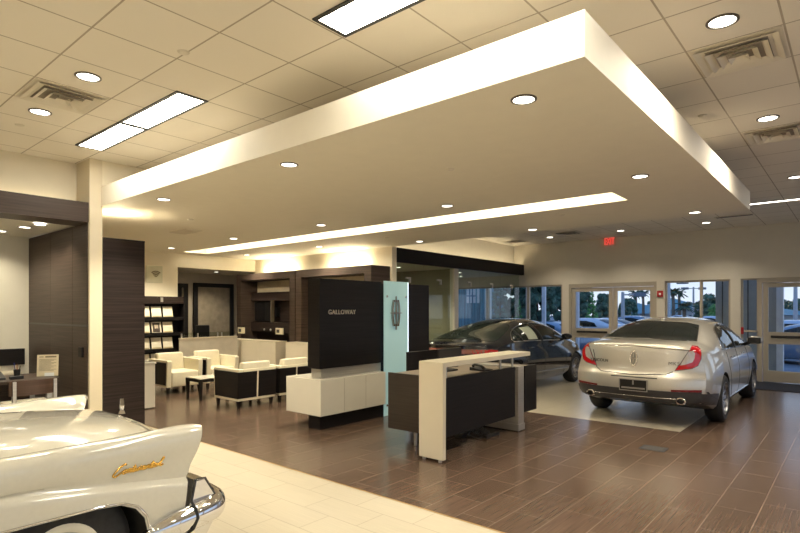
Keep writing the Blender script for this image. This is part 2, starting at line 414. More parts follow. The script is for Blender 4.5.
for rn, y, xs in rows:
    for i, x in enumerate(xs):
        downlight(x, y, ZS, 'recessed downlight in the dropped soffit, %s row, %s from the right' % (rn, ordn[i]), 'downlights in the soffit', ES * (2.6 if x < -6 and y < 7 else 1))
for x, nm in ((-8.756, 'right'), (-11.424, 'left')):
    r = downlight(x, 7.665, ZS, 'dark-rimmed wall-washer downlight in front of the %s media unit' % nm, 'wall washers', 150, aim=(0, .75, -.75), size=100)
for i, y in enumerate((4.2, 6.62, 9.8)):
    downlight(-.70, y, ZC, 'recessed downlight in the tile ceiling right of the soffit, %s from the camera' % ordn[i], 'downlights in the tile ceiling', 230, COOLW, size=158, blend=.9)
for i, x in enumerate((-2.58, -4.44, -6.28)):
    downlight(x, 13.6, ZC, 'recessed downlight in the far tile ceiling near the windows, %s from the right' % ordn[i], 'downlights in the tile ceiling', 120, COOLW)
for i, (x, y) in enumerate(((-4.92, 1.76), (-6.15, 1.765))):
    downlight(x, y, ZC, 'recessed downlight in the tile ceiling %s the square air vent' % ('right of' if i == 0 else 'left of'), 'downlights in the tile ceiling', 75)
for i, (x, y) in enumerate(((-2.5, -.6), (-5.0, -.8), (.6, 1.2), (1.4, 4.2), (1.4, 7.6), (1.4, 11), (.4, -2.5), (-2.5, -3.2), (-5.5, -3.2))):
    downlight(x, y, ZC, 'added unseen downlight in the tile ceiling out of frame, at spot %s' % 'abcdefghi'[i], 'added downlights out of frame', 130, COOLW if x > 0 else WARM)  # unseen lamps added to brighten the room and its ceiling
for i, (x, y, z) in enumerate(((-8.22, 2.36, 2.775), (-8.75, 2.33, 2.79), (-9.45, 2.22, 2.79))):
    downlight(x, y, z, ['recessed downlight under the wooden office header', 'recessed downlight in the office ceiling next to the header', 'recessed downlight in the office ceiling by its back wall'][i], 'downlights of the left office', 70)
r = downlight(-13.38, 8.01, 2.697, 'recessed downlight in the corridor ceiling', 'corridor downlights', 160)

for i, (x, y) in enumerate(OFFICE): downlight(x, y, 2.705, 'added unseen downlight in the glass office ceiling, spot %s' % 'abcd'[i], 'added downlights of the glass offices', 190 if i == 0 else 30, COOLW)  # added to lift the dark offices, no fittings are in view
# fluorescent troffers
TUBE = emis('fluorescent diffuser', (1.0, .95, .82), 23.0)
def troffer(x0, x1, y0, y1, label):
    r = thing('fluorescent_light', label, 'ceiling light', ((x0 + x1) / 2, (y0 + y1) / 2, ZC), 'fluorescent ceiling lights')
    bm = bmnew(); t = .03; x0 += .008; x1 -= .008
    for b in ((x0, x1, y0, y0 + t), (x0, x1, y1 - t, y1), (x0, x0 + t, y0 + t, y1 - t), (x1 - t, x1, y0 + t, y1 - t)): bx(bm, *b, ZC - .012, ZC - .001)
    obj('frame', bm, BLACK, r)
    bm = bmnew(); bx(bm, x0 + t, x1 - t, y0 + t, y1 - t, ZC - .008, ZC - .002); obj('diffuser', bm, TUBE, r)
troffer(-7.06, -5.84, 2.38, 2.69, 'narrow fluorescent ceiling light, left of the adjoining pair')
troffer(-5.84, -4.62, 2.38, 2.69, 'narrow fluorescent ceiling light, right of the adjoining pair')
troffer(-2.80, -1.58, 2.38, 2.69, 'narrow fluorescent ceiling light at the top edge, near the soffit front')
for i, (x, y) in enumerate(((-1.58, 2.38), (-7.06, -1.6), (-4.0, -1.6), (-1.0, -1.6), (1.0, -.4), (-1.0, -4.2))): troffer(x, x + 1.22, y, y + .31, 'added narrow fluorescent ceiling light out of frame, spot %s' % 'abcdef'[i])  # further lamps put in out of view for more bounce light
# slim strip at the right
r = thing('strip_light', 'slim linear ceiling light right of the soffit end', 'ceiling light', (-.4, 11.72, ZC))
bm = bmnew(); bx(bm, -1.53, .9, 11.64, 11.66, ZC - .014, ZC - .001); bx(bm, -1.53, .9, 11.80, 11.82, ZC - .014, ZC - .001); obj('frame', bm, TRIMW, r)
bm = bmnew(); bx(bm, -1.53, .9, 11.66, 11.80, ZC - .008, ZC - .002); obj('diffuser', bm, emis('strip diffuser', (1, .95, .85), 5), r)
# linear lamp hidden inside the slot, throwing light at the slot's far side
r = thing('cove_light', 'bright linear lamp hidden inside the long ceiling slot', 'ceiling light', (-7.0, QY0, ZS + .08))
bm = bmnew(); bx(bm, QX0 + .05, QX1 - .05, QY0 + .002, QY0 + .025, ZS + .04, ZS + .13); obj('housing', bm, WHITEP, r)
bm = bmnew(); bx(bm, QX0 + .06, QX1 - .06, QY0 + .025, QY0 + .04, ZS + .05, ZS + .125); obj('tube', bm, emis('cove tube', (1, .90, .68), 36), r)
# uplights on top of the media units and the tall cabinet
def uplight(x0, x1, y, z, label, s, yy=None):
    r = thing('uplight', label, 'lamp', ((x0 + x1) / 2, y, z))
    ya, yb = yy or (y - .05, y + .05)
    bm = bmnew(); bx(bm, x0, x1, ya, yb, z, z + .012); obj('housing', bm, WHITEP, r)
    bm = bmnew(); bx(bm, x0 + .008, x1 - .008, ya + .01, yb - .01, z + .012, z + .022); obj('tube', bm, emis('uplight tube %g' % s, (1, .84, .55), s), r)
uplight(-9.50, -8.18, 8.467, 2.579, 'linear uplight on top of the right media unit', 55)
uplight(-12.06, -10.66, 8.467, 2.579, 'linear uplight on top of the left media unit', 55)
uplight(-7.98, -7.78, 3.2, 2.60, 'small uplight on top of the tall dark cabinet', 170)

uplight(-7.83, -7.78, 0, 2.965, 'added unseen linear uplight behind the beam over the glass offices', 16, (9.0, 14.7))  # added to brighten the ceiling, hidden by the beam
uplight(-7.9, -7.86, 0, 3.03, 'added unseen linear uplight on top of the wooden office header', 5, (-.5, 2.6))  # another added lamp, lifts the ceiling over the left office
# air vents
VENT = mat('vent enamel', (.72, .66, .55), .5, var=.02)
def diffuser(x0, y0, z, label, s=.6):
    x1, y1 = x0 + s, y0 + s
    r = thing('air_vent', label, 'vent', ((x0 + x1) / 2, (y0 + y1) / 2, z), 'square ceiling air vents')
    bm = bmnew(); bx(bm, x0 + .01, x1 - .01, y0 + .01, y1 - .01, z - .006, z - .001); obj('backing', bm, VENT, r)
    cx, cy = (x0 + x1) / 2, (y0 + y1) / 2
    bm = bmnew()
    for k, (o_, dz) in enumerate(((.27, .012), (.20, .02), (.13, .028), (.065, .034))):
        i_ = o_ - .045
        a = [bm.verts.new((cx + sx * o_, cy + sy * o_, z - dz - .012)) for sx, sy in ((-1, -1), (1, -1), (1, 1), (-1, 1))]
        b = [bm.verts.new((cx + sx * i_, cy + sy * i_, z - .008)) for sx, sy in ((-1, -1), (1, -1), (1, 1), (-1, 1))]
        c = [bm.verts.new((cx + sx * (i_ + .006), cy + sy * (i_ + .006), z - .004)) for sx, sy in ((-1, -1), (1, -1), (1, 1), (-1, 1))]
        skin(bm, a, b); skin(bm, b, c); skin(bm, c, a)
    obj('louvres', bm, VENT, r)
    bm = bmnew(); bx(bm, cx - .2, cx + .2, cy - .2, cy + .2, z - .0075, z - .0065); obj('duct_shade', bm, mat('vent shade', (.30, .26, .21), .8), r)  # flat sheet painted with the shade behind the louvres
diffuser(-5.87, 1.475, ZC, 'square louvred air vent in the ceiling over the white car')
diffuser(-.99, 4.52, ZC, 'square louvred air vent in the ceiling beside the first right downlight')
diffuser(-.99, 6.96, ZC, 'square louvred air vent at the right edge, farther of the two right vents')
diffuser(-5.87, 12.9, ZC, 'square louvred air vent in the far ceiling by the exit sign')
diffuser(-7.7, 13.5, ZC, 'square louvred air vent in the far ceiling corner above the glass office')
r = thing('air_vent', 'flat rectangular air grille in the soffit over the lounge', 'vent', (-8.8, 4.69, ZS))
bm = bmnew(); bx(bm, -9.086, -8.508, 4.543, 4.840, ZS - .018, ZS - .001, .006); obj('frame', bm, VENT, r)
bm = bmnew()
for k in range(9): bx(bm, -9.045, -8.549, 4.572 + k * .028, 4.580 + k * .028, ZS - .024, ZS - .018)
obj('slats', bm, VENT, r)
r = thing('air_vent', 'long dark slot diffuser in the far ceiling left of the strip light', 'vent', (-1.95, 12.98, ZC))
bm = bmnew(); bx(bm, -2.3, -1.6, 12.9, 13.06, ZC - .015, ZC - .001, .004); obj('frame', bm, VENT, r)
bm = bmnew(); bx(bm, -2.27, -1.63, 12.93, 12.965, ZC - .017, ZC - .015); bx(bm, -2.27, -1.63, 12.99, 13.025, ZC - .017, ZC - .015); obj('slot', bm, DARKIN, r)
for x, y, z, lb in ((-2.998, 4.279, ZS, 'small round sprinkler cap in the soffit, nearest the camera'), (-3.9, 2.06, ZC, 'small round sprinkler cap in the ceiling beside the left pair of lights'), (-6.75, 1.75, ZC, 'small round sprinkler cap in the ceiling above the left office'),
                    (-1.19, 6.1, ZC, 'small round sprinkler cap in the ceiling just right of the soffit'), (-3.221, 7.351, ZS, 'small round sprinkler cap in the soffit behind the slot'), (-7.60, 4.13, ZS, 'small round sprinkler cap in the soffit over the lounge chairs'), (-6.69, 7.517, ZS, 'small round sprinkler cap in the soffit near the lounge wall')):
    bm = bmnew(); lathe(bm, [(0, -.014), (.02, -.014), (.04, -.008), (.045, 0)], Matrix.Translation((x, y, z - .0005)), 20); solo('sprinkler_cap', bm, VENT, lb, 'sprinkler', 'sprinkler caps', smooth=50)

# ================================================================== SIGNS ON WALLS
r = thing('exit_sign', 'red lit EXIT sign high on the window wall', 'sign', (-5.11, YB, 3.44))
bm = bmnew(); bx(bm, -5.28, -4.94, YB - .05, YB - .042, 3.38, 3.597); obj('plate', bm, glass('sign acrylic', (.96, .94, .92), .041), r)
bm = placed(text_bm('EXIT', .27, .012, space=1.05), FACE_MY((-5.11, YB - .055, 3.50)) @ Matrix.Diagonal((.46, 1, 1, 1))); obj('lettering', bm, emis('exit red', (1, .025, .02), 1.0), r)
bm = bmnew(); bx(bm, -5.28, -4.94, YB - .06, YB - .002, 3.588, 3.599, .002); obj('top_rail', bm, ALU, r)
r = thing('fire_alarm', 'small red fire alarm box on the pier behind the silver car', 'alarm', (-3.84, YB, 1.98))
bm = bmnew(); bx(bm, -3.91, -3.77, YB - .06, YB - .02, 1.985, 2.145, .01); obj('case', bm, mat('alarm red', (.42, .015, .02), .4), r)
bm = bmnew(); bx(bm, -3.865, -3.815, YB - .07, YB - .06, 2.03, 2.085, .004); obj('lamp', bm, mat('alarm white', (.8, .78, .75), .4), r)
r = thing('wall_plaque', 'small frosted plaque with a wireless symbol above the brochure rack', 'sign', (-12.47, 5.74, 2.284))
px0 = far(156.5, 277, 1); yk = px0.y / px0.x * -12.465
bm = bmnew(); bx(bm, -12.471, -12.456, yk - .248, yk + .14, 2.284, 2.681, .003); obj('plate', bm, mat('frosted plaque', (.62, .60, .45), .25), r)
bm = bmnew()
for k, rr in enumerate((.029, .066, .103, .140)):
    t = .025
    a = [(rr * math.cos(q), rr * math.sin(q)) for q in [PI * .27 + i * PI * .46 / 8 for i in range(9)]]; b = [((rr + t) * math.cos(q), (rr + t) * math.sin(q)) for q in [PI * .27 + i * PI * .46 / 8 for i in range(9)]]
    prism(bm, [(yk - .017 + u, 2.40 + v) for u, v in a + b[::-1]], 'x', -12.458, -12.451)
obj('symbol', bm, mat('plaque ink', (.16, .13, .07), .5), r)
# ================================================================== FURNITURE
def pY(px, X): r = far(px, HY, 1); return X * r.y / r.x
def pX(px, Y): r = far(px, HY, 1); return Y * r.x / r.y

# tall cabinet beside the pier
r = thing('tall_cabinet', 'tall dark wenge cabinet standing right of the cream pier', 'cabinet', (-7.8, 3.14, 0))
bm = bmnew(); bx(bm, -8.01, -7.545, 2.872, 3.415, .06, 2.575); obj('carcass', bm, WOOD, r)
bm = bmnew(); bx(bm, -7.545, -7.53, 2.872, 3.415, .06, 2.58); obj('door', bm, WOOD, r)
bm = bmnew(); bx(bm, -8.015, -7.53, 2.87, 3.42, 2.58, 2.60, .003); obj('top', bm, WOODX, r)
bm = bmnew(); bx(bm, -8.0, -7.58, 2.88, 3.40, 0, .06); obj('plinth', bm, BLACK, r)
# low white cabinet behind it
r = thing('low_cabinet', 'low white cabinet end peeking out behind the tall dark cabinet', 'cabinet', (-9.2, 3.9, 0))
bm = bmnew(); bx(bm, -9.4, -9.0, 3.5, 4.255, .02, .745); obj('carcass', bm, WHITEL, r)
bm = bmnew(); bx(bm, -9.42, -8.985, 3.49, 4.27, .745, .775, .004); obj('top', bm, WHITEL, r)

# ---------------- display kiosk
r = thing('display_kiosk', 'dark display wall with GALLOWAY lettering, lit glass strip and white counter', 'display', (-5.8, 6.1, 0))
bm = bmnew(); bx(bm, -5.90, -5.65, 4.95, 6.22, .83, 2.085, .003); obj('panel', bm, WOODX, r)
bm = bmnew(); bx(bm, -5.90, -5.66, 6.82, 7.45, .05, 2.075, .003); obj('panel', bm, WOODX, r)
bm = bmnew(); bx(bm, -5.88, -5.70, 6.225, 6.82, 0, 2.06); obj('core', bm, WOODX, r)
bm = bmnew(); bx(bm, -5.87, -5.67, 4.99, 6.22, .69, .83); obj('steel_band', bm, STEEL, r)
bm = bmnew(); bx(bm, -6.30, -5.555, 4.885, 6.21, .195, .695, .006); cb_ = obj('counter', bm, WHITEL, r)
bm = bmnew()
for y in (5.33, 5.77): bx(bm, -5.556, -5.5535, y - .002, y + .002, .21, .68)
obj('door_gap', bm, ALU, cb_)
bm = bmnew(); bx(bm, -5.86, -5.62, 4.93, 6.24, 0, .195); obj('plinth', bm, WOODX, r)
gm, nt, b = nodes('backlit frosted glass')
b.inputs['Base Color'].default_value = (.42, .62, .62, 1); b.inputs['Roughness'].default_value = .22
b.inputs['Emission Color'].default_value = (.36, .62, .66, 1); b.inputs['Emission Strength'].default_value = .22
bm = bmnew(); bx(bm, -5.615, -5.600, 6.225, 6.81, 0.0, 2.10); gp = obj('glass_panel', bm, gm, r)
bm = bmnew(); bx(bm, -5.63, -5.597, 6.798, 6.812, .02, 2.10); obj('edge_light', bm, emis('edge light', (.72, .84, 1.0), 1.6), r)
bm = bmnew()
for y in (6.29, 6.75):
    for z in (.16, 1.86): lathe(bm, [(0, .006), (.017, .005), (.02, 0), (.02, -.09)], basis((-5.596, y, z), (0, 1, 0), (0, 0, 1), (1, 0, 0)), 16)
obj('standoff', bm, CHROME, gp, smooth=40)
bm = placed(text_bm('GALLOWAY', .092, .014, space=1.1), FACE_PX((-5.64, 5.37, 1.615)))
obj('lettering', bm, mat('brushed letter metal', (.72, .63, .48), .35, .7, emit=(.6, .5, .35), estr=.0), r)
# pointed frame emblem
bm = bmnew(); M = FACE_PX((-5.598, 6.47, 1.60)) @ Matrix.Scale(.88, 4)
def bar2(bm, pts, z0, z1):
    a = [bm.verts.new(M @ Vector((u, v, z0))) for u, v in pts]; b_ = [bm.verts.new(M @ Vector((u, v, z1))) for u, v in pts]
    bm.faces.new(a); bm.faces.new(b_); skin(bm, a, b_)
HW, HH, TT = .105, .235, .03
def edge(k, s):  # bowed long side
    return s * (HW - .035 * abs(k) ** 2.2)
K = [i / 8 for i in range(-8, 9)]
for s in (-1, 1): bar2(bm, [(edge(k, s), k * HH) for k in K] + [(edge(k, s) - s * TT, k * HH * .97) for k in reversed(K)], .012, .045)
for s in (-1, 1): bar2(bm, [(-.072, s * HH), (.072, s * HH), (.05, s * (HH - .035)), (-.05, s * (HH - .035))], .012, .045)
for s in (-1, 1): bar2(bm, [(-.016, 0), (.016, 0), (.004, s * .30), (-.004, s * .30)], .02, .05)
for s in (-1, 1): bar2(bm, [(0, -.016), (0, .016), (s * .15, .004), (s * .15, -.004)], .02, .05)
bar2(bm, [(-.03, 0), (0, -.03), (.03, 0), (0, .03)], .0, .052)
obj('emblem', bm, mat('emblem metal', (.42, .36, .30), .15, 1.), r)

# ---------------- reception desk
r = thing('reception_desk', 'reception desk with white waterfall counter over dark panels and a steel pedestal', 'desk', (-3.55, 5.7, 0))
CW = mat('cream counter laminate', (.74, .67, .53), .3, var=.015)
bm = bmnew()
prism(bm, [(4.70, .03), (4.70, 1.082), (6.72, 1.082), (6.72, 1.03), (4.755, 1.03), (4.755, .03)], 'x', -3.712, -3.385)
bmesh.ops.bevel(bm, geom=bm.edges[:], offset=.003, segments=1, affect='EDGES'); obj('counter', bm, CW, r)
bm = bmnew(); bx(bm, -3.53, -3.495, 4.90, 6.50, .225, .885, .002); obj('front_panel', bm, WOODX, r)
bm = bmnew(); bx(bm, -3.53, -3.495, 6.78, 7.13, .24, .875, .002); obj('front_panel', bm, WOODX, r)
bm = bmnew(); bx(bm, -4.435, -3.72, 5.0, 5.04, .19, .875, .002); obj('wing_panel', bm, mat('dark brown laminate', (.036, .026, .021), .4, var=.3, vscale=(1.5, 1.5, 50)), r)
bm = bmnew(); bx(bm, -4.43, -3.535, 5.04, 7.1, .825, .86, .002); obj('worktop', bm, mat('taupe worktop', (.22, .18, .14), .4, var=.05), r)
bm = bmnew(); bx(bm, -4.56, -4.52, 5.5, 6.75, .12, 1.09, .003); obj('screen', bm, WOODX, r)
bm = bmnew(); bx(bm, -4.15, -3.50, 6.60, 6.76, .10, .88, .003); obj('pedestal', bm, STEEL, r)
bm = bmnew(); bx(bm, -4.16, -3.49, 6.59, 6.77, .012, .10, .003); obj('pedestal_base', bm, STEEL, r)
bm = bmnew(); bx(bm, -4.14, -3.51, 6.60, 6.76, 0, .012); obj('pedestal_shoe', bm, BLACK, r)
for y in (4.93, 6.13, 6.45): obj('post', cyl(bmnew(), (-3.512, y, .875), (-3.512, y, 1.032), .015), STEEL, r, smooth=40)
for x, y in ((-3.66, 4.728), (-3.44, 4.728)): obj('foot', cyl(bmnew(), (x, y, 0), (x, y, .032), .02, 16), STEEL, r, smooth=40)
bm = bmnew(); cyl(bm, (-4.11, 5.14, 0), (-4.11, 5.14, .82), .022); obj('leg', bm, STEEL, r, smooth=40)
bm = bmnew(); cyl(bm, (-4.40, 6.95, 0), (-4.40, 6.95, .83), .022); obj('leg', bm, STEEL, r, smooth=40)
# things on it
r = thing('desk_phone', 'black desk phone on the reception desk worktop, half hidden by the front panel', 'phone', (-3.75, 6.05, .86))
bm = bmnew(); prism(bm, [(-3.86, .861), (-3.64, .861), (-3.64, .872), (-3.86, .905)], 'y', 5.95, 6.17, .005); obj('body', bm, BLACK, r)
bm = bmnew(); tube(bm, [(-3.83, 5.985, .915), (-3.80, 5.985, .938), (-3.70, 5.985, .925), (-3.66, 5.985, .89)], [.022, .016, .016, .022], 10); obj('handset', bm, BLACK, r, smooth=60)
r = thing('computer_monitor', 'dark computer monitor seen from behind over the reception desk', 'monitor', (-4.33, 6.15, .86))
bm = bmnew(); bx(bm, -4.335, -4.30, 5.88, 6.42, .93, 1.115, .006); obj('screen', bm, BLACK, r)
bm = bmnew(); bx(bm, -4.345, -4.335, 6.1, 6.2, .87, 1.0); obj('stand', bm, BLACK, r)
bm = bmnew(); bx(bm, -4.42, -4.25, 6.03, 6.27, .861, .872, .003); obj('foot', bm, BLACK, r)
r = thing('keyboard', 'black keyboard on the reception desk worktop', 'keyboard', (-4.05, 5.6, .86))
bm = bmnew(); bx(bm, -4.13, -3.97, 5.4, 5.85, .861, .88, .004); obj('body', bm, BLACK, r)
# cables under it
r = thing('power_strip', 'black power strip and coiled cables on the floor under the reception desk', 'cable', (-3.8, 6.2, 0))
bm = bmnew(); bx(bm, -3.66, -3.60, 5.95, 6.28, 0.002, .04, .005); obj('strip', bm, BLACK, r)
bm = bmnew()
for k in range(3):
    cx_, cy_ = -3.75 - .1 * k, 6.1 + .07 * k
    tube(bm, [(cx_ + (.1 + .01 * k) * math.cos(a * .5), cy_ + (.07 + .01 * k) * math.sin(a * .5), .012 + .022 * (a % 3)) for a in range(14)], .009, 8)
tube(bm, [(-3.64, 5.98, .03), (-3.7, 5.9, .012), (-3.9, 5.98, .012), (-4.0, 6.2, .012), (-4.05, 6.5, .02), (-4.1, 6.62, .2)], .008, 8)
obj('cable', bm, mat('grey cable', (.05, .05, .055), .4), r, smooth=60)
bm = bmnew(); bx(bm, -3.98, -3.86, 5.78, 5.9, .002, .06, .008); obj('adapter', bm, BLACK, r)

# floor plate
r = thing('floor_box', 'dark grey floor outlet cover set in the brown tiles behind the silver car', 'floor box', (-1.85, 6.83, 0))
bm = bmnew(); bx(bm, -1.99, -1.71, 6.72, 6.95, .0, .006, .002); obj('cover', bm, mat('dark grey cover', (.035, .036, .038), .5), r)
bm = bmnew(); bx(bm, -1.96, -1.74, 6.75, 6.92, .006, .0075); obj('lid', bm, mat('dark grey lid', (.05, .05, .052), .45), r)
# entrance mat
bm = bmnew(); bx(bm, -1.75, .9, 13.35, YB - .05, .001, .014, .003); solo('door_mat', bm, mat('black mat', (.012, .012, .014), .9, bump=.3, vscale=(60, 60, 60)), 'long black entrance mat before the right-hand door', 'mat')

# ---------------- armchairs
def armchair(name, label, group):
    t = thing(name, label, 'chair', (0, 0, 0), group)
    D2, W2 = .37, .375
    for s in (-1, 1):
        bm = bmnew(); y0, y1 = sorted((s * (W2 - .095), s * W2))
        prism(bm, [(-D2, .13), (D2 - .02, .13), (D2 + .01, .64), (D2 - .02, .66), (-D2 - .02, .66)], 'y', y0, y1, .012)
        a = obj('arm', bm, LEATH, t)
        bm = bmnew(); ya, yb = sorted((s * (W2 - .01), s * (W2 + .006)))
        prism(bm, [(-D2 - .006, .175), (D2 - .05, .175), (D2 - .03, .615), (-D2 - .026, .615)], 'y', ya, yb); obj('side_panel', bm, WOODX, a)
    bm = bmnew(); prism(bm, [(-D2, .13), (-D2 + .09, .13), (-D2 + .07, .66), (-D2 - .025, .66)], 'y', -W2 + .09, W2 - .09, .008); bk = obj('back', bm, LEATH, t)
    for s in (-1, 1):
        bm = bmnew(); y0, y1 = sorted((s * .016, s * (W2 + .004)))
        a = [bm.verts.new((x, y, z)) for x, z in ((-D2 - .006, .175), (-D2 - .026, .615)) for y in (y0, y1)]
        b_ = [bm.verts.new((x + .014, y, z)) for x, z in ((-D2 - .006, .175), (-D2 - .026, .615)) for y in (y0, y1)]
        for f in ((0, 1, 3, 2),): bm.faces.new([a[i] for i in f]); bm.faces.new([b_[i] for i in f])
        o4 = [0, 1, 3, 2]; skin(bm, [a[i] for i in o4], [b_[i] for i in o4]); obj('back_panel', bm, WOODX, bk)
    bm = bmnew(); bx(bm, -D2 + .06, D2 + .005, -W2 + .095, W2 - .095, .135, .43, .03, 3); obj('seat', bm, LEATH, t, smooth=50)
    bm = bmnew(); prism(bm, [(-D2 + .04, .40), (-D2 + .20, .41), (-D2 + .13, .77), (-D2 - .01, .77)], 'y', -W2 + .10, W2 - .10, .03); obj('back_cushion', bm, LEATH, t, smooth=50)
    for sx in (-1, 1):
        for sy in (-1, 1):
            bm = bmnew(); x, y = sx * (D2 - .06), sy * (W2 - .05)
            a = [bm.verts.new((x + u * .018, y + v * .018, 0)) for u, v in ((-1, -1), (1, -1), (1, 1), (-1, 1))]; b_ = [bm.verts.new((x + u * .027, y + v * .027, .135)) for u, v in ((-1, -1), (1, -1), (1, 1), (-1, 1))]
            bm.faces.new(a); bm.faces.new(b_); skin(bm, a, b_); obj('leg', bm, WOODX, t)
    return t
GA = 'cream leather lounge chairs'
a0 = armchair('armchair', 'cream leather armchair facing right, next to the tall dark cabinet', GA); a0.location = (-10.60, 5.445, 0)
copy_tree(a0, 'cream leather armchair facing right, the one farther from the tall cabinet', loc=(-10.62, 6.30, 0))
copy_tree(a0, 'lounge chair showing its dark panelled back, nearest beside the small table', loc=(-8.18, 5.445, 0), rz=PI)
copy_tree(a0, 'lounge chair showing its dark panelled back, partly behind the white kiosk counter', loc=(-8.18, 6.28, 0), rz=PI)
# coffee table
r = thing('coffee_table', 'small dark-framed coffee table with a white top between the armchairs', 'table', (-9.34, 5.6, 0))
bm = bmnew(); bx(bm, -9.60, -9.08, 5.11, 6.0, .33, .385, .004); obj('apron', bm, WOODX, r)
bm = bmnew(); bx(bm, -9.595, -9.085, 5.115, 5.995, .385, .40, .003); obj('table_top', bm, WHITEL, r)
for x in (-9.57, -9.11):
    for y in (5.14, 5.97):
        bm = bmnew(); a = [bm.verts.new((x + u * .018, y + v * .018, 0)) for u, v in ((-1, -1), (1, -1), (1, 1), (-1, 1))]; b_ = [bm.verts.new((x + u * .028, y + v * .028, .335)) for u, v in ((-1, -1), (1, -1), (1, 1), (-1, 1))]
        bm.faces.new(a); bm.faces.new(b_); skin(bm, a, b_); obj('leg', bm, WOODX, r)

# ---------------- brochure rack
RX = -12.159
yr0, yr1 = 5.04, pY(185, RX)
def zat(py, X, px): 
    q = far(px, py, 1); t = X / q.x; return EYE + (q.z - EYE) * t
r = thing('brochure_rack', 'black brochure rack on the far left wall with tilted shelves', 'rack', (-12.3, 5.8, 0))
zt = zat(296.5, RX, 165)
bm = bmnew(); bx(bm, -12.44, -12.407, yr0, yr1, 0, zt); obj('back', bm, WOODX, r)
for y in (yr0, yr1 - .03): bm = bmnew(); bx(bm, -12.407, RX, y, y + .03, 0, zt); obj('side', bm, WOODX, r)
bm = bmnew(); bx(bm, -12.407, RX + .01, yr0 + .035, yr1 - .035, zat(303.5, RX, 165), zt); hd = obj('header', bm, WOOD, r)
bm = bmnew(); bx(bm, RX + .01, RX + .02, pY(161.5, RX) - .03, pY(161.5, RX) + .03, zat(302, RX, 165), zat(297.5, RX, 165)); obj('badge', bm, mat('badge grey', (.35, .33, .3), .3, .5), hd)
rowsz = [(306.5, 317.5), (322, 333), (337.5, 349), (353.5, 365), (369, 381)]
colp = [(152.3, 162.8), (163.9, 174.6)]
cw = pY(162.8, RX) - pY(152.3, RX); pit = pY(163.9, RX) - pY(152.3, RX)
cols = [pY(152.3, RX) - pit * 2, pY(152.3, RX) - pit, pY(152.3, RX), pY(163.9, RX)]
for q, (ya, yb) in enumerate(rowsz):
    z0 = zat(yb, RX, 163)
    bm = bmnew(); prism(bm, [(-12.407, z0 - .083), (RX + .004, z0 - .058), (RX + .004, z0 + .012), (RX - .008, z0 + .012), (RX - .008, z0 - .008), (-12.407, z0 - .025)], 'y', yr0 + .035, yr1 - .035); obj('shelf', bm, WOODX, r)
rn_ = ['top', 'second', 'third', 'fourth', 'bottom']
cn = ['first from the left', 'second from the left', 'third from the left', 'rightmost']
INK = mat('brochure print', (.42, .34, .20), .5, var=.2)
for q, (ya, yb) in enumerate(rowsz):
    z0, z1 = zat(yb, RX, 163), zat(ya, RX, 163)
    for c, y0 in enumerate(cols):
        if q > 2 and c < 1: continue
        dark = (q == 1 and c == 2)
        lb = ('brochure with a dark printed cover on the second shelf of the rack' if dark else 'cream brochure on the %s shelf of the rack, %s' % (rn_[q], cn[c]))
        t = thing('brochure', lb, 'brochure', (RX - .05, y0 + cw / 2, z0), 'brochures on the rack')
        bm = bmnew(); prism(bm, [(RX - .029, z0), (RX - .015, z0), (RX - .073, z1), (RX - .087, z1)], 'y', y0, y0 + cw * .94); obj('cover', bm, PAPER, t)
        bm = bmnew()
        f = lambda t_, e: (RX - .015 - .058 * t_ + e, z0 + (z1 - z0) * t_)
        t0, t1 = (.08, .92) if dark else (.02, .16)
        prism(bm, [f(t0, 0), f(t0, .003), f(t1, .003), f(t1, 0)], 'y', y0 + cw * (.12 if dark else .04), y0 + cw * (.80 if dark else .90)); pc = obj('print', bm, mat('dark cover', (.06, .045, .04), .4, var=.6, vscale=(25, 25, 25)) if dark else INK, t)
        if dark:
            bm = bmnew(); prism(bm, [f(.42, .002), f(.42, .006), f(.78, .006), f(.78, .002)], 'y', y0 + cw * .3, y0 + cw * .62); obj('picture', bm, mat('cover picture', (.5, .42, .33), .4, var=.7, vscale=(40, 40, 40)), pc)

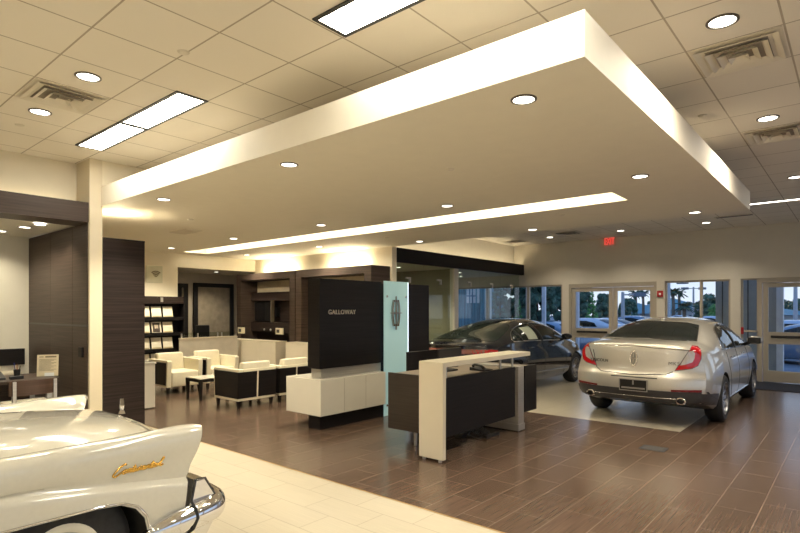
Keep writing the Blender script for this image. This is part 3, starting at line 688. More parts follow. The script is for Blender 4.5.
# ---------------- media units
def media(x0, x1, nm, other, left):
    YF, YK = 8.045, 8.630; W = .198; zt = 2.577
    r = thing('media_unit', 'dark wooden media unit, %s' % nm, 'cabinet', ((x0 + x1) / 2, 8.35, 0), 'wooden media units')
    for a, b in ((x0, x0 + W), (x1 - W, x1)): bm = bmnew(); bx(bm, a, b, YF, YK, 0, zt - .165); obj('pillar', bm, WOODM, r)
    bm = bmnew(); bx(bm, x0, x1, YF, YK, zt - .165, zt); obj('top_beam', bm, WOODM, r)
    bm = bmnew(); bx(bm, x0 + W, x1 - W, YK - .083, YK, 0, zt - .165); obj('back_panel', bm, WOOD, r)
    bm = bmnew(); bx(bm, x0 + W + .04, x1 - W - .017, YK - .107, YK - .083, 2.119, zt - .173); obj('niche_panel', bm, mat('niche paint', (.56, .48, .35), .6), r)
    bm = bmnew(); bx(bm, x0 + W, x1 - W, YK - .28, YK - .083, 1.896, 2.102, .003); obj('shelf', bm, WOOD, r)
    bm = bmnew(); bx(bm, x0 + W, x1 - W, YK - .28, YK - .083, 1.095, 1.334, .003); obj('shelf', bm, WOOD, r)
    b0, b1 = x0 + .04, x1 - W - .10
    c = thing('base_cabinet', 'long beige base cabinet in front of the %s' % other, 'cabinet', ((b0 + b1) / 2, 7.88, 0), 'beige base cabinets')
    bm = bmnew(); bx(bm, b0, b1, 7.731, 8.037, .08, .892); obj('carcass', bm, BEIGE, c)
    bm = bmnew(); bx(bm, b0 - .016, b1 + .016, 7.715, 8.040, .892, .917, .003); obj('top', bm, BEIGE, c)
    bm = bmnew(); bx(bm, b0 + .04, b1 - .04, 7.78, 8.03, 0, .08); obj('plinth', bm, BLACK, c)
    for k in range(3):
        w = (b1 - b0) / 3; bm = bmnew(); bx(bm, b0 + w * k + .003, b0 + w * (k + 1) - .003, 7.719, 7.731, .09, .885); obj('door', bm, BEIGE, c)
    tx0 = x0 + W + .066
    t = thing('television', 'black flat television mounted in the niche of the %s' % other, 'television', (tx0 + .45, YK - .2, 1.37), 'televisions in the media units')
    bm = bmnew(); bx(bm, tx0, tx0 + .843, YK - .215, YK - .182, 1.359, 1.880, .005); obj('case', bm, BLACK, t)
    bm = bmnew(); bx(bm, tx0 + .017, tx0 + .826, YK - .2175, YK - .215, 1.376, 1.863); obj('screen', bm, mat('tv screen', (.006, .006, .007), .08), t)
    bm = bmnew(); bx(bm, tx0 + .876, tx0 + .897, YK - .347, YK - .248, 1.337, 1.894); obj('edge_bracket', bm, mat('tv edge', (.32, .27, .2), .3, .6), t)
    bm = bmnew(); bx(bm, tx0 + .25, tx0 + .897, YK - .182, YK - .083, 1.48, 1.73); obj('mount', bm, BLACK, t)
    for k, xx in enumerate((x0 + W * .45 + (0 if left else .25), x1 - W - .91)):
        w_ = .297
        p = thing('price_display', 'small lit display box on the %s side of the %s' % (('left', 'right')[k], other), 'display', (xx + w_ / 2, YK - .3, 1.045), 'small lit displays')
        y_ = (YF - .002 if k == 0 and left else YK - .281)
        bm = bmnew(); bx(bm, xx, xx + w_, y_ - .025, y_, 1.045, 1.202, .003); obj('case', bm, mat('display case', (.62, .54, .36), .4, emit=(.9, .75, .45), estr=.12), p)
        bm = bmnew(); bx(bm, xx + .04, xx + .157, y_ - .028, y_ - .025, 1.083, 1.165); obj('screen', bm, mat('display dark', (.05, .045, .03), .3), p)
    for k in range(2):
        xx = x0 + W + .60 + k * .27
        solo('knob', lathe(bmnew(), [(0, .025), (.025, .025), (.029, .008), (.016, 0)], basis((xx, YK - .281, 1.15), (1, 0, 0), (0, 0, 1), (0, -1, 0)), 16), STEEL, 'small round control on the %s, %s' % (other, ('left one', 'right one')[k]), 'knob', 'small round controls', smooth=50)
    return r
media(-10.019, -7.599, 'the right one partly behind the dark display wall', 'right media unit', False)
media(-12.45, -10.052, 'the left one with both displays in view', 'left media unit', True)

# low divider, corridor
r = thing('low_divider', 'low cream divider panel right of the brochure rack', 'divider', (-11.75, 6.8, 0))
bm = bmnew(); bx(bm, -11.779, -11.729, 6.112, 7.60, 0, .983); obj('panel', bm, mat('divider cream', (.66, .60, .50), .5), r)
bm = bmnew(); bx(bm, -11.791, -11.721, 6.104, 7.60, .983, 1.012, .003); obj('cap', bm, BEIGE, r)
for y in (6.154, 6.55, 7.062, 7.17): bm = bmnew(); bx(bm, -11.77, -11.746, y, y + .025, 1.012, 1.111); obj('clip', bm, STEEL, r)
bm = bmnew(); bx(bm, -11.762, -11.754, 6.16, 7.55, 1.029, 1.128); obj('glass_screen', bm, GLASSG, r)
DX = -14.28
def corr_door(n, pa, pb, label):
    y0, y1 = pY(pa, DX), pY(pb, DX); zt = zat(283.5, DX, (pa + pb) / 2)
    r = thing('door_%d' % n, label, 'door', (DX, (y0 + y1) / 2, 0), kind='structure')
    bm = bmnew(); w = .116
    bx(bm, DX, DX + .07, y0, y0 + w, 0, zt); bx(bm, DX, DX + .07, y1 - w, y1, 0, zt); bx(bm, DX, DX + .07, y0 + w, y1 - w, zt - w, zt); obj('door_frame', bm, WOODX, r)
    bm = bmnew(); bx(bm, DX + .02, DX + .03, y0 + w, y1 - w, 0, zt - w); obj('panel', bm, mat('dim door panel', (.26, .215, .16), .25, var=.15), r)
corr_door(3, 193, 232.5, 'wide dark framed door in the dim corridor, right of the narrow one')
corr_door(4, 176.5, 187, 'narrow dark door in the dim corridor beside the rack')
r = thing('office_chair', 'black office chair behind the low divider in the corridor', 'chair', (-13.4, 7.2, 0))
yc = pY(203, -13.38)
bm = bmnew(); bx(bm, -13.42, -13.38, yc - .20, yc + .20, .86, 1.25, .02); obj('backrest', bm, BLACK, r)
bm = bmnew(); bx(bm, -13.83, -13.42, yc - .22, yc + .22, .50, .58, .03); obj('seat', bm, BLACK, r)
bm = bmnew(); bx(bm, -13.41, -13.39, yc - .04, yc + .04, .52, .9); cyl(bm, (-13.62, yc, .06), (-13.62, yc, .51), .03); obj('post', bm, BLACK, r)
bm = bmnew()
for k in range(5): tube(bm, [(-13.62, yc, .08), (-13.62 + .3 * math.cos(k * 1.2566), yc + .3 * math.sin(k * 1.2566), .035)], [.03, .03], 8)
obj('base', bm, BLACK, r)

# ---------------- left office
CY = 2.70
r = thing('wall_cabinet', 'wall of brown wooden cabinet doors inside the left office', 'cabinet', (-8.75, 2.8, 0))
xl = [-9.945, pX(50.5, CY), pX(72.5, CY), -7.58]
bm = bmnew(); bx(bm, xl[0], xl[-1], CY + .02, 2.865, 0, 2.775); obj('carcass', bm, WOODX, r)
for i in range(3):
    for z0, z1 in ((.05, 1.44), (1.446, 2.77)):
        bm = bmnew(); bx(bm, xl[i] + .003, xl[i + 1] - .003, CY, CY + .02, z0, z1); d = obj('door', bm, WOODM, r)
        if i == 2 and z0 < 1: bm = bmnew(); bx(bm, pX(80.5, CY), pX(84, CY), CY - .03, CY, 1.03, 1.16, .004); obj('handle', bm, WOODX, d)
obj('seam', bx(bmnew(), xl[0], xl[-1], CY - .0015, CY + .01, 1.430, 1.454), BLACK, r)
r = thing('office_desk', 'brown wooden desk inside the left office', 'desk', (-8.5, 1.6, 0))
bm = bmnew(); bx(bm, -8.95, -8.12, .7, 2.56, .715, .75, .003); obj('desk_top', bm, WOODM, r)
for y in (.75, 2.42): bm = bmnew(); bx(bm, -8.92, -8.86, y, y + .06, 0, .715); obj('leg', bm, STEEL, r); bm = bmnew(); bx(bm, -8.21, -8.15, y, y + .06, 0, .715); obj('leg', bm, STEEL, r)
bm = bmnew(); bx(bm, -8.89, -8.87, .81, 2.42, .25, .70); obj('modesty_panel', bm, WOODM, r)
r = thing('desk_chair', 'chair with a curved brown wooden back and steel posts at the office desk', 'chair', (-7.85, 2.0, 0))
yc0, yc1 = pY(9, -7.8), pY(56.5, -7.8); ym = (yc0 + yc1) / 2; hw = (yc1 - yc0) / 2
bm = bmnew(); K = [i / 8 for i in range(-8, 9)]
prism(bm, [(-7.80 + .06 * (1 - k * k), ym + k * hw) for k in K] + [(-7.82 + .06 * (1 - k * k), ym + k * hw) for k in reversed(K)], 'z', .60, .785); obj('backrest', bm, mat('warm walnut', (.065, .036, .024), .35, var=.3, vscale=(1, 1, 60)), r)
for k in (-.8, .92):
    bm = bmnew(); bx(bm, -7.83, -7.80 + .03, ym + k * hw - .018, ym + k * hw + .018, .0, .775); obj('post', bm, STEEL, r)
    bm = bmnew(); bx(bm, -8.22, -8.19, ym + k * hw - .015, ym + k * hw + .015, 0, .44); obj('leg', bm, STEEL, r)
bm = bmnew(); bx(bm, -8.26, -7.83, ym - hw * .95, ym + hw, .44, .49, .015); obj('seat', bm, LEATH, r)
# letter stand
r = thing('sign_holder', 'cream printed letter in an upright acrylic stand on the office desk', 'sign', (-8.38, 2.35, .75))
LX, LY = pX(47.5, 2.49), 2.49
M = Matrix.Translation((LX, LY, .752)) @ Matrix.Rotation(math.radians(62), 4, 'Z') @ Matrix.Rotation(math.radians(-6), 4, 'X')
bm = placed(bx(bmnew(), -.125, .125, -.003, .003, 0, .29), M); obj('sheet', bm, mat('letter paper', (.72, .62, .42), .5), r)
bm = placed(bx(bmnew(), -.135, .135, -.02, .06, -.001, .006), Matrix.Translation((LX, LY, .752)) @ Matrix.Rotation(math.radians(62), 4, 'Z')); obj('foot', bm, glass('clear acrylic', (.95, .95, .92), .06), r)
bm = bmnew()
bx(bm, -.10, -.05, -.0045, -.003, .255, .265); bx(bm, -.03, .10, -.0045, -.003, .25, .27)
for k in range(11): bx(bm, -.10, .10 - .03 * (k % 3), -.0045, -.003, .222 - k * .015, .227 - k * .015)
obj('print', placed(bm, M), mat('print brown', (.22, .17, .10), .6), r)
bm = placed(bx(bmnew(), -.03, .08, -.03, -.02, 0, .045), M); obj('card_pocket', bm, mat('white card', (.8, .8, .78), .5), r)
r = thing('telephone', 'black telephone on the office desk left of the printed letter', 'phone', (-8.45, 1.95, .75))
bm = bmnew(); prism(bm, [(-8.58, .751), (-8.36, .751), (-8.36, .775), (-8.58, .84)], 'y', 1.78, 2.02, .006); obj('body', bm, BLACK, r)
bm = bmnew(); tube(bm, [(-8.55, 1.82, .855), (-8.52, 1.82, .875), (-8.43, 1.82, .85), (-8.39, 1.82, .815)], [.024, .017, .017, .024], 10); obj('handset', bm, BLACK, r, smooth=60)
bm = bmnew(); bx(bm, -8.36, -8.30, 2.05, 2.2, .751, .79, .004); obj('cradle', bm, BLACK, r)
r = thing('pen_cup', 'dark pen cup with pens behind the telephone on the office desk', 'cup', (-8.6, 2.2, .75))
bm = bmnew(); lathe(bm, [(0, .751), (.035, .751), (.04, .85), (.034, .85), (.03, .76), (0, .76)], Matrix.Translation((-8.6, 2.2, 0)), 18); obj('cup', bm, BLACK, r, smooth=40)
for k, c in enumerate(((.02, .03, .2), (.4, .12, .03), (.03, .03, .03))):
    bm = bmnew(); tube(bm, [(-8.6 + .01 * k, 2.19 + .01 * k, .765), (-8.62 + .025 * k, 2.17 + .03 * k, .94 - .02 * k)], .005, 8); obj('pen', bm, mat('pen %d' % k, c, .4), r)
bm = bmnew(); bx(bm, -9.948, -9.91, -.5, 2.64, .80, 1.05, .003); solo('wall_rail', bm, WOODX, 'long black panel on the back wall of the left office', 'panel')
bm = bmnew(); bx(bm, -9.9, -9.5, -.5, 2.5, 0.0, .72, .004); solo('credenza', bm, BEIGE, 'low beige credenza against the back wall of the left office', 'cabinet')
# ================================================================== CARS
def car_sections(sp, nst=64):
    L = sp['L']; T = [i / nst for i in range(nst + 1)]
    ys = [L * (.5 - .5 * math.cos(PI * t)) * .55 + L * t * .45 for t in T]
    rear, front = sp['rear'], sp['front']
    def warp(x, y, z, w):
        u = min(1.2, abs(x) / w)
        if y < 1.2: y = y + (rear(z) + sp['pr'] * u ** sp.get('er', 3.2)) * (1 - y / 1.2) ** 2
        if y > L - 1.4: y = y - (front(z) + sp['pf'] * u ** 2.6) * (1 - (L - y) / 1.4) ** 2
        return Vector((x, y, z))
    def half(y):
        w = sp['wmax'](y); zb = sp['zbot'](y); zl = sp['zbelt'](y); zt = sp['ztop'](y); wb = w * sp['wb'](y); n, m = sp['n'](y), sp['m'](y)
        zm = sp['zm'] * (zl - zb) + zb
        pts = [(0, zb), (.4 * w, zb), (.8 * w, zb), (.90 * w, zb + .015)]
        for i in range(0, 13):
            t = i / 12; z = zb + .06 + (zl - zb - .06) * t
            q = (z - zm) / (zl - zm) if z > zm else (z - zm) / (zb + .06 - zm)
            x = w - (w - wb) * abs(q) ** 2.0 if z > zm else w - (w * .055) * abs(q) ** 2.2
            pts.append((x, z))
        h = zt - zl
        for i in range(1, 18):
            a = PI / 2 * i / 17
            pts.append((wb * max(0, math.cos(a)) ** (2 / n), zl + h * math.sin(a) ** (2 / m)))
        pts[-1] = (0, zt)
        return pts, w
    return ys, half, warp
def car_body(sp, nst=64):
    bm = bmnew(); ys, half, warp = car_sections(sp, nst); rings = []
    for y in ys:
        pts, w = half(y)
        full = pts + [(-x, z) for x, z in reversed(pts[1:-1])]
        rings.append([bm.verts.new(warp(x, y, z, w)) for x, z in full])
    for a, b in zip(rings, rings[1:]): skin(bm, a, b)
    for y in (ys[0], ys[-1]):
        pts, w = half(y); full = pts + [(-x, z) for x, z in reversed(pts[1:-1])]
        zc = (pts[0][1] + pts[-1][1]) / 2 ; prev = rings[0] if y == ys[0] else rings[-1]
        for k in range(1, 10):
            s = 1 - k / 10
            rr = [bm.verts.new(warp(x * s, y, zc + (z - zc) * s, w)) for x, z in full]; skin(bm, prev, rr); prev = rr
        c = bm.verts.new(warp(0, y, zc, w))
        for i in range(len(prev)): bm.faces.new((prev[i], prev[(i + 1) % len(prev)], c))
    bmesh.ops.recalc_face_normals(bm, faces=bm.faces[:])
    return bm
def cut_arches(bm, mats, cuts):
    """cuts: list of (y, z, r, sx)"""
    me = bpy.data.meshes.new('b'); bm.to_mesh(me); bm.free()
    for k in mats: me.materials.append(k)
    o = bpy.data.objects.new('b', me); COL.objects.link(o)
    cb = bmnew()
    for y, z, r, x0, x1 in cuts: tube(cb, [(x0, y, z), (x1, y, z)], r, 40)
    bmesh.ops.recalc_face_normals(cb, faces=cb.faces[:])
    cm = bpy.data.meshes.new('c'); cb.to_mesh(cm); cb.free(); cm.materials.append(mats[1])
    c = bpy.data.objects.new('c', cm); COL.objects.link(c)
    md = o.modifiers.new('x', 'BOOLEAN'); md.object = c; md.operation = 'DIFFERENCE'; md.solver = 'EXACT'
    try: md.material_mode = 'TRANSFER'
    except Exception: pass
    dg = bpy.context.evaluated_depsgraph_get(); dg.update()
    out = bpy.data.meshes.new_from_object(o.evaluated_get(dg), depsgraph=dg)
    for q in (o, c):
        d = q.data; bpy.data.objects.remove(q); bpy.data.meshes.remove(d)
    return out
def bvh_of(me):
    bm = bmnew(); bm.from_mesh(me); t = BVHTree.FromBMesh(bm); bm.free(); return t
def fine(poly, step):
    bm = bmnew(); vs = [bm.verts.new((u, v, 0)) for u, v in poly]; bm.faces.new(vs)
    bmesh.ops.triangulate(bm, faces=bm.faces[:])
    for _ in range(7):
        es = [e for e in bm.edges if e.calc_length() > step]
        if not es: break
        bmesh.ops.subdivide_edges(bm, edges=es, cuts=1); bmesh.ops.triangulate(bm, faces=bm.faces[:])
    return bm
def smooth_poly(pts, k=6):
    out = []; n = len(pts)
    for i in range(n):
        p0, p1, p2, p3 = (Vector(pts[(i + d) % n]) for d in (-1, 0, 1, 2))
        for j in range(k):
            t = j / k
            out.append(tuple(.5 * ((2 * p1) + (p2 - p0) * t + (2 * p0 - 5 * p1 + 4 * p2 - p3) * t * t + (3 * p1 - p0 - 3 * p2 + p3) * t ** 3)))
    return out
def hitter(bvh, ray):
    def h(u, v, off):
        o, d = ray(u, v); r = bvh.ray_cast(o, d)
        if r[0] is None: return None
        n = r[1] if r[1].dot(d) < 0 else -r[1]
        return r[0] + n * off
    return h
def decal(bvh, ray, poly, off=.004, step=.05, flip=False):
    bm = fine(poly, step); h = hitter(bvh, ray)
    bad = []
    for v in bm.verts:
        p = h(v.co.x, v.co.y, off)
        if p is None: bad.append(v)
        else: v.co = p
    if bad: bmesh.ops.delete(bm, geom=bad, context='VERTS')
    big = [f for f in bm.faces if max(e.calc_length() for e in f.edges) > .6]
    if big: bmesh.ops.delete(bm, geom=big, context='FACES')
    if flip:
        for v in bm.verts: v.co.x = -v.co.x
    # a rim gives the panel its thickness
    ret = bmesh.ops.solidify(bm, geom=bm.faces[:], thickness=-abs(off) * .9) if False else None
    return bm
def line_on(bvh, ray, pts, r=.004, off=.002, n=6, flip=False, closed=False, per=8):
    q = []
    P = list(pts) + ([pts[0]] if closed else [])
    for a, b in zip(P, P[1:]):
        for i in range(per): t = i / per; q.append((a[0] + (b[0] - a[0]) * t, a[1] + (b[1] - a[1]) * t))
    q.append(P[-1]); h = hitter(bvh, ray); c = [p for p in (h(u, v, off) for u, v in q) if p is not None]
    bm = bmnew()
    if len(c) > 1: tube(bm, c, r, n)
    if flip:
        for v in bm.verts: v.co.x = -v.co.x
    return bm
side_ray = lambda s: (lambda u, v: (Vector((s * 2.5, u, v)), Vector((-s, 0, 0))))
rear_ray = lambda u, v: (Vector((u, -3, v)), Vector((0, 1, 0)))
front_ray = lambda u, v: (Vector((u, 9, v)), Vector((0, -1, 0)))
top_ray = lambda u, v: (Vector((u, v, 4)), Vector((0, 0, -1)))
def cam_ray(loc):
    def f(u, v):
        d = far(u, v, 1) - Vector((0, 0, EYE)); return Vector((0, 0, EYE)) - loc, d.normalized()
    return f
RIMM = mat('alloy wheel', (.62, .62, .64), .22, 1.0, var=.03)
def add_wheel(root, x, y, r, w, s, spokes=10, rimr=.70):
    M = basis((x, y, r), (0, 1, 0), (0, 0, 1), (s, 0, 0))     # local z points outwards
    R = r; q = rimr * r
    bm = bmnew(); lathe(bm, [(q * .98, -w / 2), (R * .90, -w / 2), (R * .985, -w * .36), (R, -w * .2), (R, w * .2), (R * .985, w * .36), (R * .90, w / 2), (q * 1.0, w / 2 - .004), (q * .98, w * .3)], M, 40)
    t = obj('wheel', bm, RUB, root, smooth=40)
    bm = bmnew(); lathe(bm, [(q * .985, -w / 2 + .01), (q * 1.01, w / 2 - .006), (q * .95, w / 2 - .004), (q * .90, w * .30), (q * .86, -w * .05), (.05, -w * .05), (0, -w * .05)], M, 40)
    obj('rim', bm, mat('rim barrel', (.20, .20, .21), .3, .9), t, smooth=35)
    bm = bmnew()
    for k in range(spokes):
        a = 2 * PI * k / spokes; ca, sa = math.cos(a), math.sin(a)
        def P(rad, tt, h): return M @ Vector((ca * rad - sa * tt, sa * rad + ca * tt, h))
        wa, wb_ = .022 * r / .36, .034 * r / .36
        A = [bm.verts.new(P(.045, -wa, w * .28)), bm.verts.new(P(.045, wa, w * .28)), bm.verts.new(P(q * .95, wb_, w * .40)), bm.verts.new(P(q * .95, -wb_, w * .40))]
        B = [bm.verts.new(P(.045, -wa, w * .1)), bm.verts.new(P(.045, wa, w * .1)), bm.verts.new(P(q * .95, wb_, w * .2)), bm.verts.new(P(q * .95, -wb_, w * .2))]
        bm.faces.new(A); bm.faces.new(B); skin(bm, A, B)
    lathe(bm, [(0, w * .34), (.035, w * .34), (.06, w * .28), (.065, w * .1)], M, 20)
    obj('spokes', bm, RIMM, t, smooth=30)
    return t
def paint(name, col, metal, rough=.32, coat=1.):
    m = mat(name, col, rough, metal, coat=coat, var=.02, vscale=(40, 40, 40)); return m
TGLASS = mat('dark car glass', (.014, .017, .016), .02, 0, spec=.28, var=.1)
TGLASSG = mat('greenish car glass', (.022, .030, .027), .02, 0, spec=.22, var=.1)
LAMPR = mat('tail lamp red', (.36, .004, .007), .06, coat=.6, var=.1, emit=(1, .01, .01), estr=.02)
REFR = mat('reflector red', (.16, .008, .01), .3, var=.1)
LAMPC = mat('tail lamp clear', (.46, .42, .40), .12, .3, coat=1., var=.15, vscale=(60, 60, 10))
VAL = mat('dark grey valance', (.045, .045, .047), .4)
BADGE = mat('badge chrome', (.30, .28, .25), .25, .8)

# ------------------------------------------------ silver saloon
SIL = dict(L=5.22,
    ztop=curve((0, 1.165), (.15, 1.19), (.45, 1.205), (.72, 1.215), (1.0, 1.31), (1.3, 1.415), (1.62, 1.485), (2.2, 1.528), (2.7, 1.525), (3.1, 1.47), (3.5, 1.31), (3.95, 1.10), (4.3, 1.04), (4.8, .95), (5.22, .80)),
    zbelt=curve((0, .94), (.6, .985), (1.2, 1.0), (2.2, 1.0), (3.6, .965), (4.3, .90), (5.22, .68)),
    wmax=curve((0, .89), (.35, .94), (1.0, .965), (4.2, .965), (4.8, .95), (5.22, .87)),
    wb=curve((0, .94), (.5, .93), (1.2, .935), (3.5, .935), (4.2, .93), (5.22, .93)),
    zbot=curve((0, .36), (.5, .28), (.9, .20), (4.5, .2), (5.22, .27)),
    n=curve((0, 5), (.6, 4.5), (1.2, 3.3), (1.6, 3.1), (3.2, 3.1), (4.0, 4), (5.22, 4)), m=curve((0, 2.6), (.6, 2.3), (1.3, 1.75), (3.2, 1.7), (4.0, 2.2), (5.22, 2.2)),
    zm=.52, pr=.24, pf=.34,
    rear=curve((.3, .10), (.42, .03), (.55, 0), (.70, .015), (.78, .05), (1.0, .085), (1.14, .11), (1.2, .17)), front=curve((.2, .1), (.4, 0), (.6, .03), (.8, .16)))
SPAINT = paint('silver champagne paint', (.58, .55, .49), .62, .34)
SL = Vector((-2.455, 8.0, 0))
car = thing('car', 'silver four-door saloon seen from behind on the pale tiles', 'car', SL)
ORG[car] = Vector()      # its parts are given in the car's own frame
body = cut_arches(car_body(SIL, 84), [SPAINT, DARKIN], [(1.2, .345, .385, .55, 1.3), (1.2, .345, .385, -1.3, -.55), (4.06, .345, .385, .55, 1.3), (4.06, .345, .385, -1.3, -.55)])
for p in body.polygons: p.use_smooth = True
body.set_sharp_from_angle(angle=math.radians(32))
bvh = bvh_of(body)
bo = obj('body', None, None, car, me=body)
CR = cam_ray(SL)
def px_(z, ox, oy, s): return [(ox + x / s, oy + y / s) for x, y in z]
bl = px_([(213, 200), (345, 92), (560, 84), (800, 92)], 575, 310, 7.62)[:3] + px_([(170, 98), (258, 118), (243, 238), (0, 228)], 665, 310, 7.62) + px_([(560, 212), (380, 210)], 575, 310, 7.62)
w_ = obj('rear_window', decal(bvh, CR, bl, .004, 4), TGLASS, car, smooth=60)
obj('window_trim', line_on(bvh, CR, bl, .006, .003, closed=True), BLACK, w_, smooth=60)
# side glass, from the side (y, z)
sg = smooth_poly([(1.30, 1.07), (1.42, 1.20), (1.72, 1.335), (2.2, 1.405), (2.75, 1.40), (3.15, 1.30), (3.5, 1.10), (3.62, 1.03), (2.6, 1.035), (1.6, 1.045)], 5)
for s in (-1, 1):
    g = obj('side_window', decal(bvh, side_ray(s), sg, .004, .10), TGLASS, car, smooth=60)
    obj('window_trim', line_on(bvh, side_ray(s), sg, .009, .003, closed=True, per=2), CHROME, g, smooth=60)
    bm = line_on(bvh, side_ray(s), [(2.36, 1.03), (2.30, 1.41)], .022, .0, n=8); obj('pillar', bm, BLACK, g, smooth=60)
    for pts in ([(1.62, 1.0), (1.6, .80), (1.75, .42), (2.0, .26)], [(2.42, 1.01), (2.45, .3)], [(3.45, .98), (3.52, .55), (3.42, .28)]):
        obj('door_seam', line_on(bvh, side_ray(s), pts, .0045, .0, n=6), VAL, bo, smooth=60)
    for y in (1.78, 2.72):
        h = hitter(bvh, side_ray(s)); a, b, c, d = h(y, .905, .003), h(y + .03, .91, .03), h(y + .17, .912, .03), h(y + .2, .91, .003)
        obj('door_handle', tube(bmnew(), [a, b, c, d], .013, 8), CHROME, car, smooth=60)
    bm = line_on(bvh, side_ray(s), [(1.62, .30), (3.62, .30)], .012, .004, n=8); obj('sill_trim', bm, CHROME, car, smooth=60)
    # mirror
    bm = bmnew(); M_ = Matrix.Translation((s * 1.06, 3.36, 1.115)) @ Matrix.Diagonal((.125, .085, .075, 1))
    bmesh.ops.create_uvsphere(bm, u_segments=20, v_segments=12, radius=1, matrix=M_); mi = obj('mirror', bm, SPAINT, car, smooth=180)
    bm = bmnew(); bx(bm, s * 1.06 - .10, s * 1.06 + .10, 3.268, 3.30, 1.06, 1.165, .012); obj('mirror_glass', bm, BLACK, mi)
    bm = bmnew(); tube(bm, [(s * .88, 3.42, 1.03), (s * 1.0, 3.38, 1.08)], [.03, .03], 8); obj('mirror_arm', bm, BLACK, mi)
    add_wheel(car, s * .85, 1.2, .345, .235, s); add_wheel(car, s * .85, 4.06, .345, .235, s)
# lamps (outline of the right one, mirrored for the left)
lampo = px_([(207, 272), (250, 280), (273, 312), (275, 372), (250, 425), (205, 446), (72, 463), (120, 405), (160, 345)], 665, 310, 7.62)
lampi = px_([(178, 318), (212, 310), (226, 330), (222, 370), (208, 398), (150, 418), (112, 424), (145, 372)], 665, 310, 7.62)
for fl in (False, True):
    t = obj('tail_lamp', decal(bvh, CR, lampo, .008, 2, fl), LAMPR, car, smooth=60)
    obj('lamp_lens', decal(bvh, CR, lampi, .013, 2, fl), LAMPC, t, smooth=60)
    obj('lamp_rim', line_on(bvh, CR, lampo, .006, .004, closed=True, per=3, flip=fl), VAL, t, smooth=60)
# boot lid seam, lip, bumper details
sm = px_([(140, 300), (165, 430), (200, 462), (420, 490), (690, 492), (745, 470)], 575, 310, 7.62)
obj('boot_seam', line_on(bvh, CR, sm, .007, .0, per=6), VAL, bo, smooth=60)
lip = px_([(150, 262), (420, 268), (700, 292), (800, 300)], 575, 310, 7.62) + [(690, 350)]
obj('boot_lip', line_on(bvh, CR, lip, .012, .004, per=6, n=8), SPAINT, bo, smooth=60)
vl = lambda u: u
valp = [(-.90, .535), (-.6, .53), (.6, .53), (.90, .535), (.93, .40), (.6, .365), (-.6, .365), (-.93, .40)]
obj('valance', decal(bvh, rear_ray, valp, .010, .10), VAL, car, smooth=60)
for s in (-1, 1):
    vv = [(.1, .52), (.75, .47), (.78, .30), (.1, .37)]
    obj('valance', decal(bvh, side_ray(s), vv, .008, .08), VAL, car, smooth=60)
    obj('reflector', decal(bvh, rear_ray, [(s * .84, .565), (s * .84, .535), (s * .50, .532), (s * .50, .555)], .014, .06), REFR, car, smooth=60)
    h = hitter(bvh, rear_ray); p = h(s * .62, .40, 0); p.z = .405
    bm = bmnew(); lathe(bm, [(.036, -.05), (.05, -.045), (.054, .12), (.044, .12), (.040, -.03)], basis(p + Vector((0, -.012, 0)), (1, 0, 0), (0, 0, 1), (0, 1, 0)) @ Matrix.Diagonal((1.25, 1, 1, 1)), 24); t = obj('exhaust_tip', bm, CHROME, car, smooth=50)
    bm = bmnew(); lathe(bm, [(0, .0), (.042, .0)], basis(p + Vector((0, .02, 0)), (1, 0, 0), (0, 0, 1), (0, 1, 0)) @ Matrix.Diagonal((1.25, 1, 1, 1)), 24); obj('pipe', bm, DARKIN, t)
obj('bumper_strip', line_on(bvh, rear_ray, [(-.55, .43), (.55, .43)], .005, .011, per=20), CHROME, car, smooth=60)
h = hitter(bvh, rear_ray); pc = h(0.02, .60, .012)
bm = bmnew(); bx(bm, -.17, .21, pc.y - .012, pc.y + .03, .50, .665, .008); t = obj('licence_plate', bm, mat('plate black', (.012, .012, .012), .3), car)
bm = bmnew()
for b in ((-.17, .21, .655, .668), (-.17, .21, .497, .51), (-.172, -.16, .50, .665), (.20, .212, .50, .665)): bx(bm, b[0], b[1], pc.y - .016, pc.y - .01, b[2], b[3])
bx(bm, -.14, .18, pc.y - .0145, pc.y - .011, .53, .553); bx(bm, .01, .03, pc.y - .0145, pc.y - .011, .59, .65)
obj('plate_frame', bm, mat('plate grey', (.35, .34, .32), .3, .6), t)
bm = decal(bvh, rear_ray, [(-.30, .70), (.33, .70), (.33, .685), (-.30, .685)], .006, .08); obj('plate_recess', bm, VAL, bo, smooth=60)
# badges
def on_rear(u, v, off=.006): return hitter(bvh, rear_ray)(u, v, off)
def badge_text(s, u, v, size):
    p = on_rear(u, v, .004); q = on_rear(u + .03, v, .004); z_ = on_rear(u, v + .03, .004); a = (q - p).normalized(); b = (z_ - p).normalized(); c = a.cross(b)
    return placed(text_bm(s, size, .008, space=1.1), basis(p, a, b, c))
obj('lettering', badge_text('LINCOLN', -.50, .90, .062), BADGE, car)
obj('lettering', badge_text('MKS', .52, .905, .070), BADGE, car)
bm = bmnew(); p = on_rear(0, .955, .006); q = on_rear(0, .985, .006); b = (q - p).normalized(); a = Vector((1, 0, 0)); M = basis(p, a, b, a.cross(b))
el = [(.055 * math.cos(t) , .115 * math.sin(t)) for t in [2 * PI * i / 24 for i in range(24)]]
def eprism(bm, pts, z0, z1):
    A = [bm.verts.new(M @ Vector((u, v, z0))) for u, v in pts]; B = [bm.verts.new(M @ Vector((u, v, z1))) for u, v in pts]; bm.faces.new(A); bm.faces.new(B); skin(bm, A, B)
eprism(bm, el, 0, .010); em = obj('emblem', bm, mat('emblem chrome', (.75, .73, .68), .25, .8), car)
bm = bmnew(); eprism(bm, [(u * .62, v * .80) for u, v in el], .010, .013); obj('emblem_field', bm, mat('emblem grey', (.25, .24, .22), .3, .5), em)
bm = bmnew()
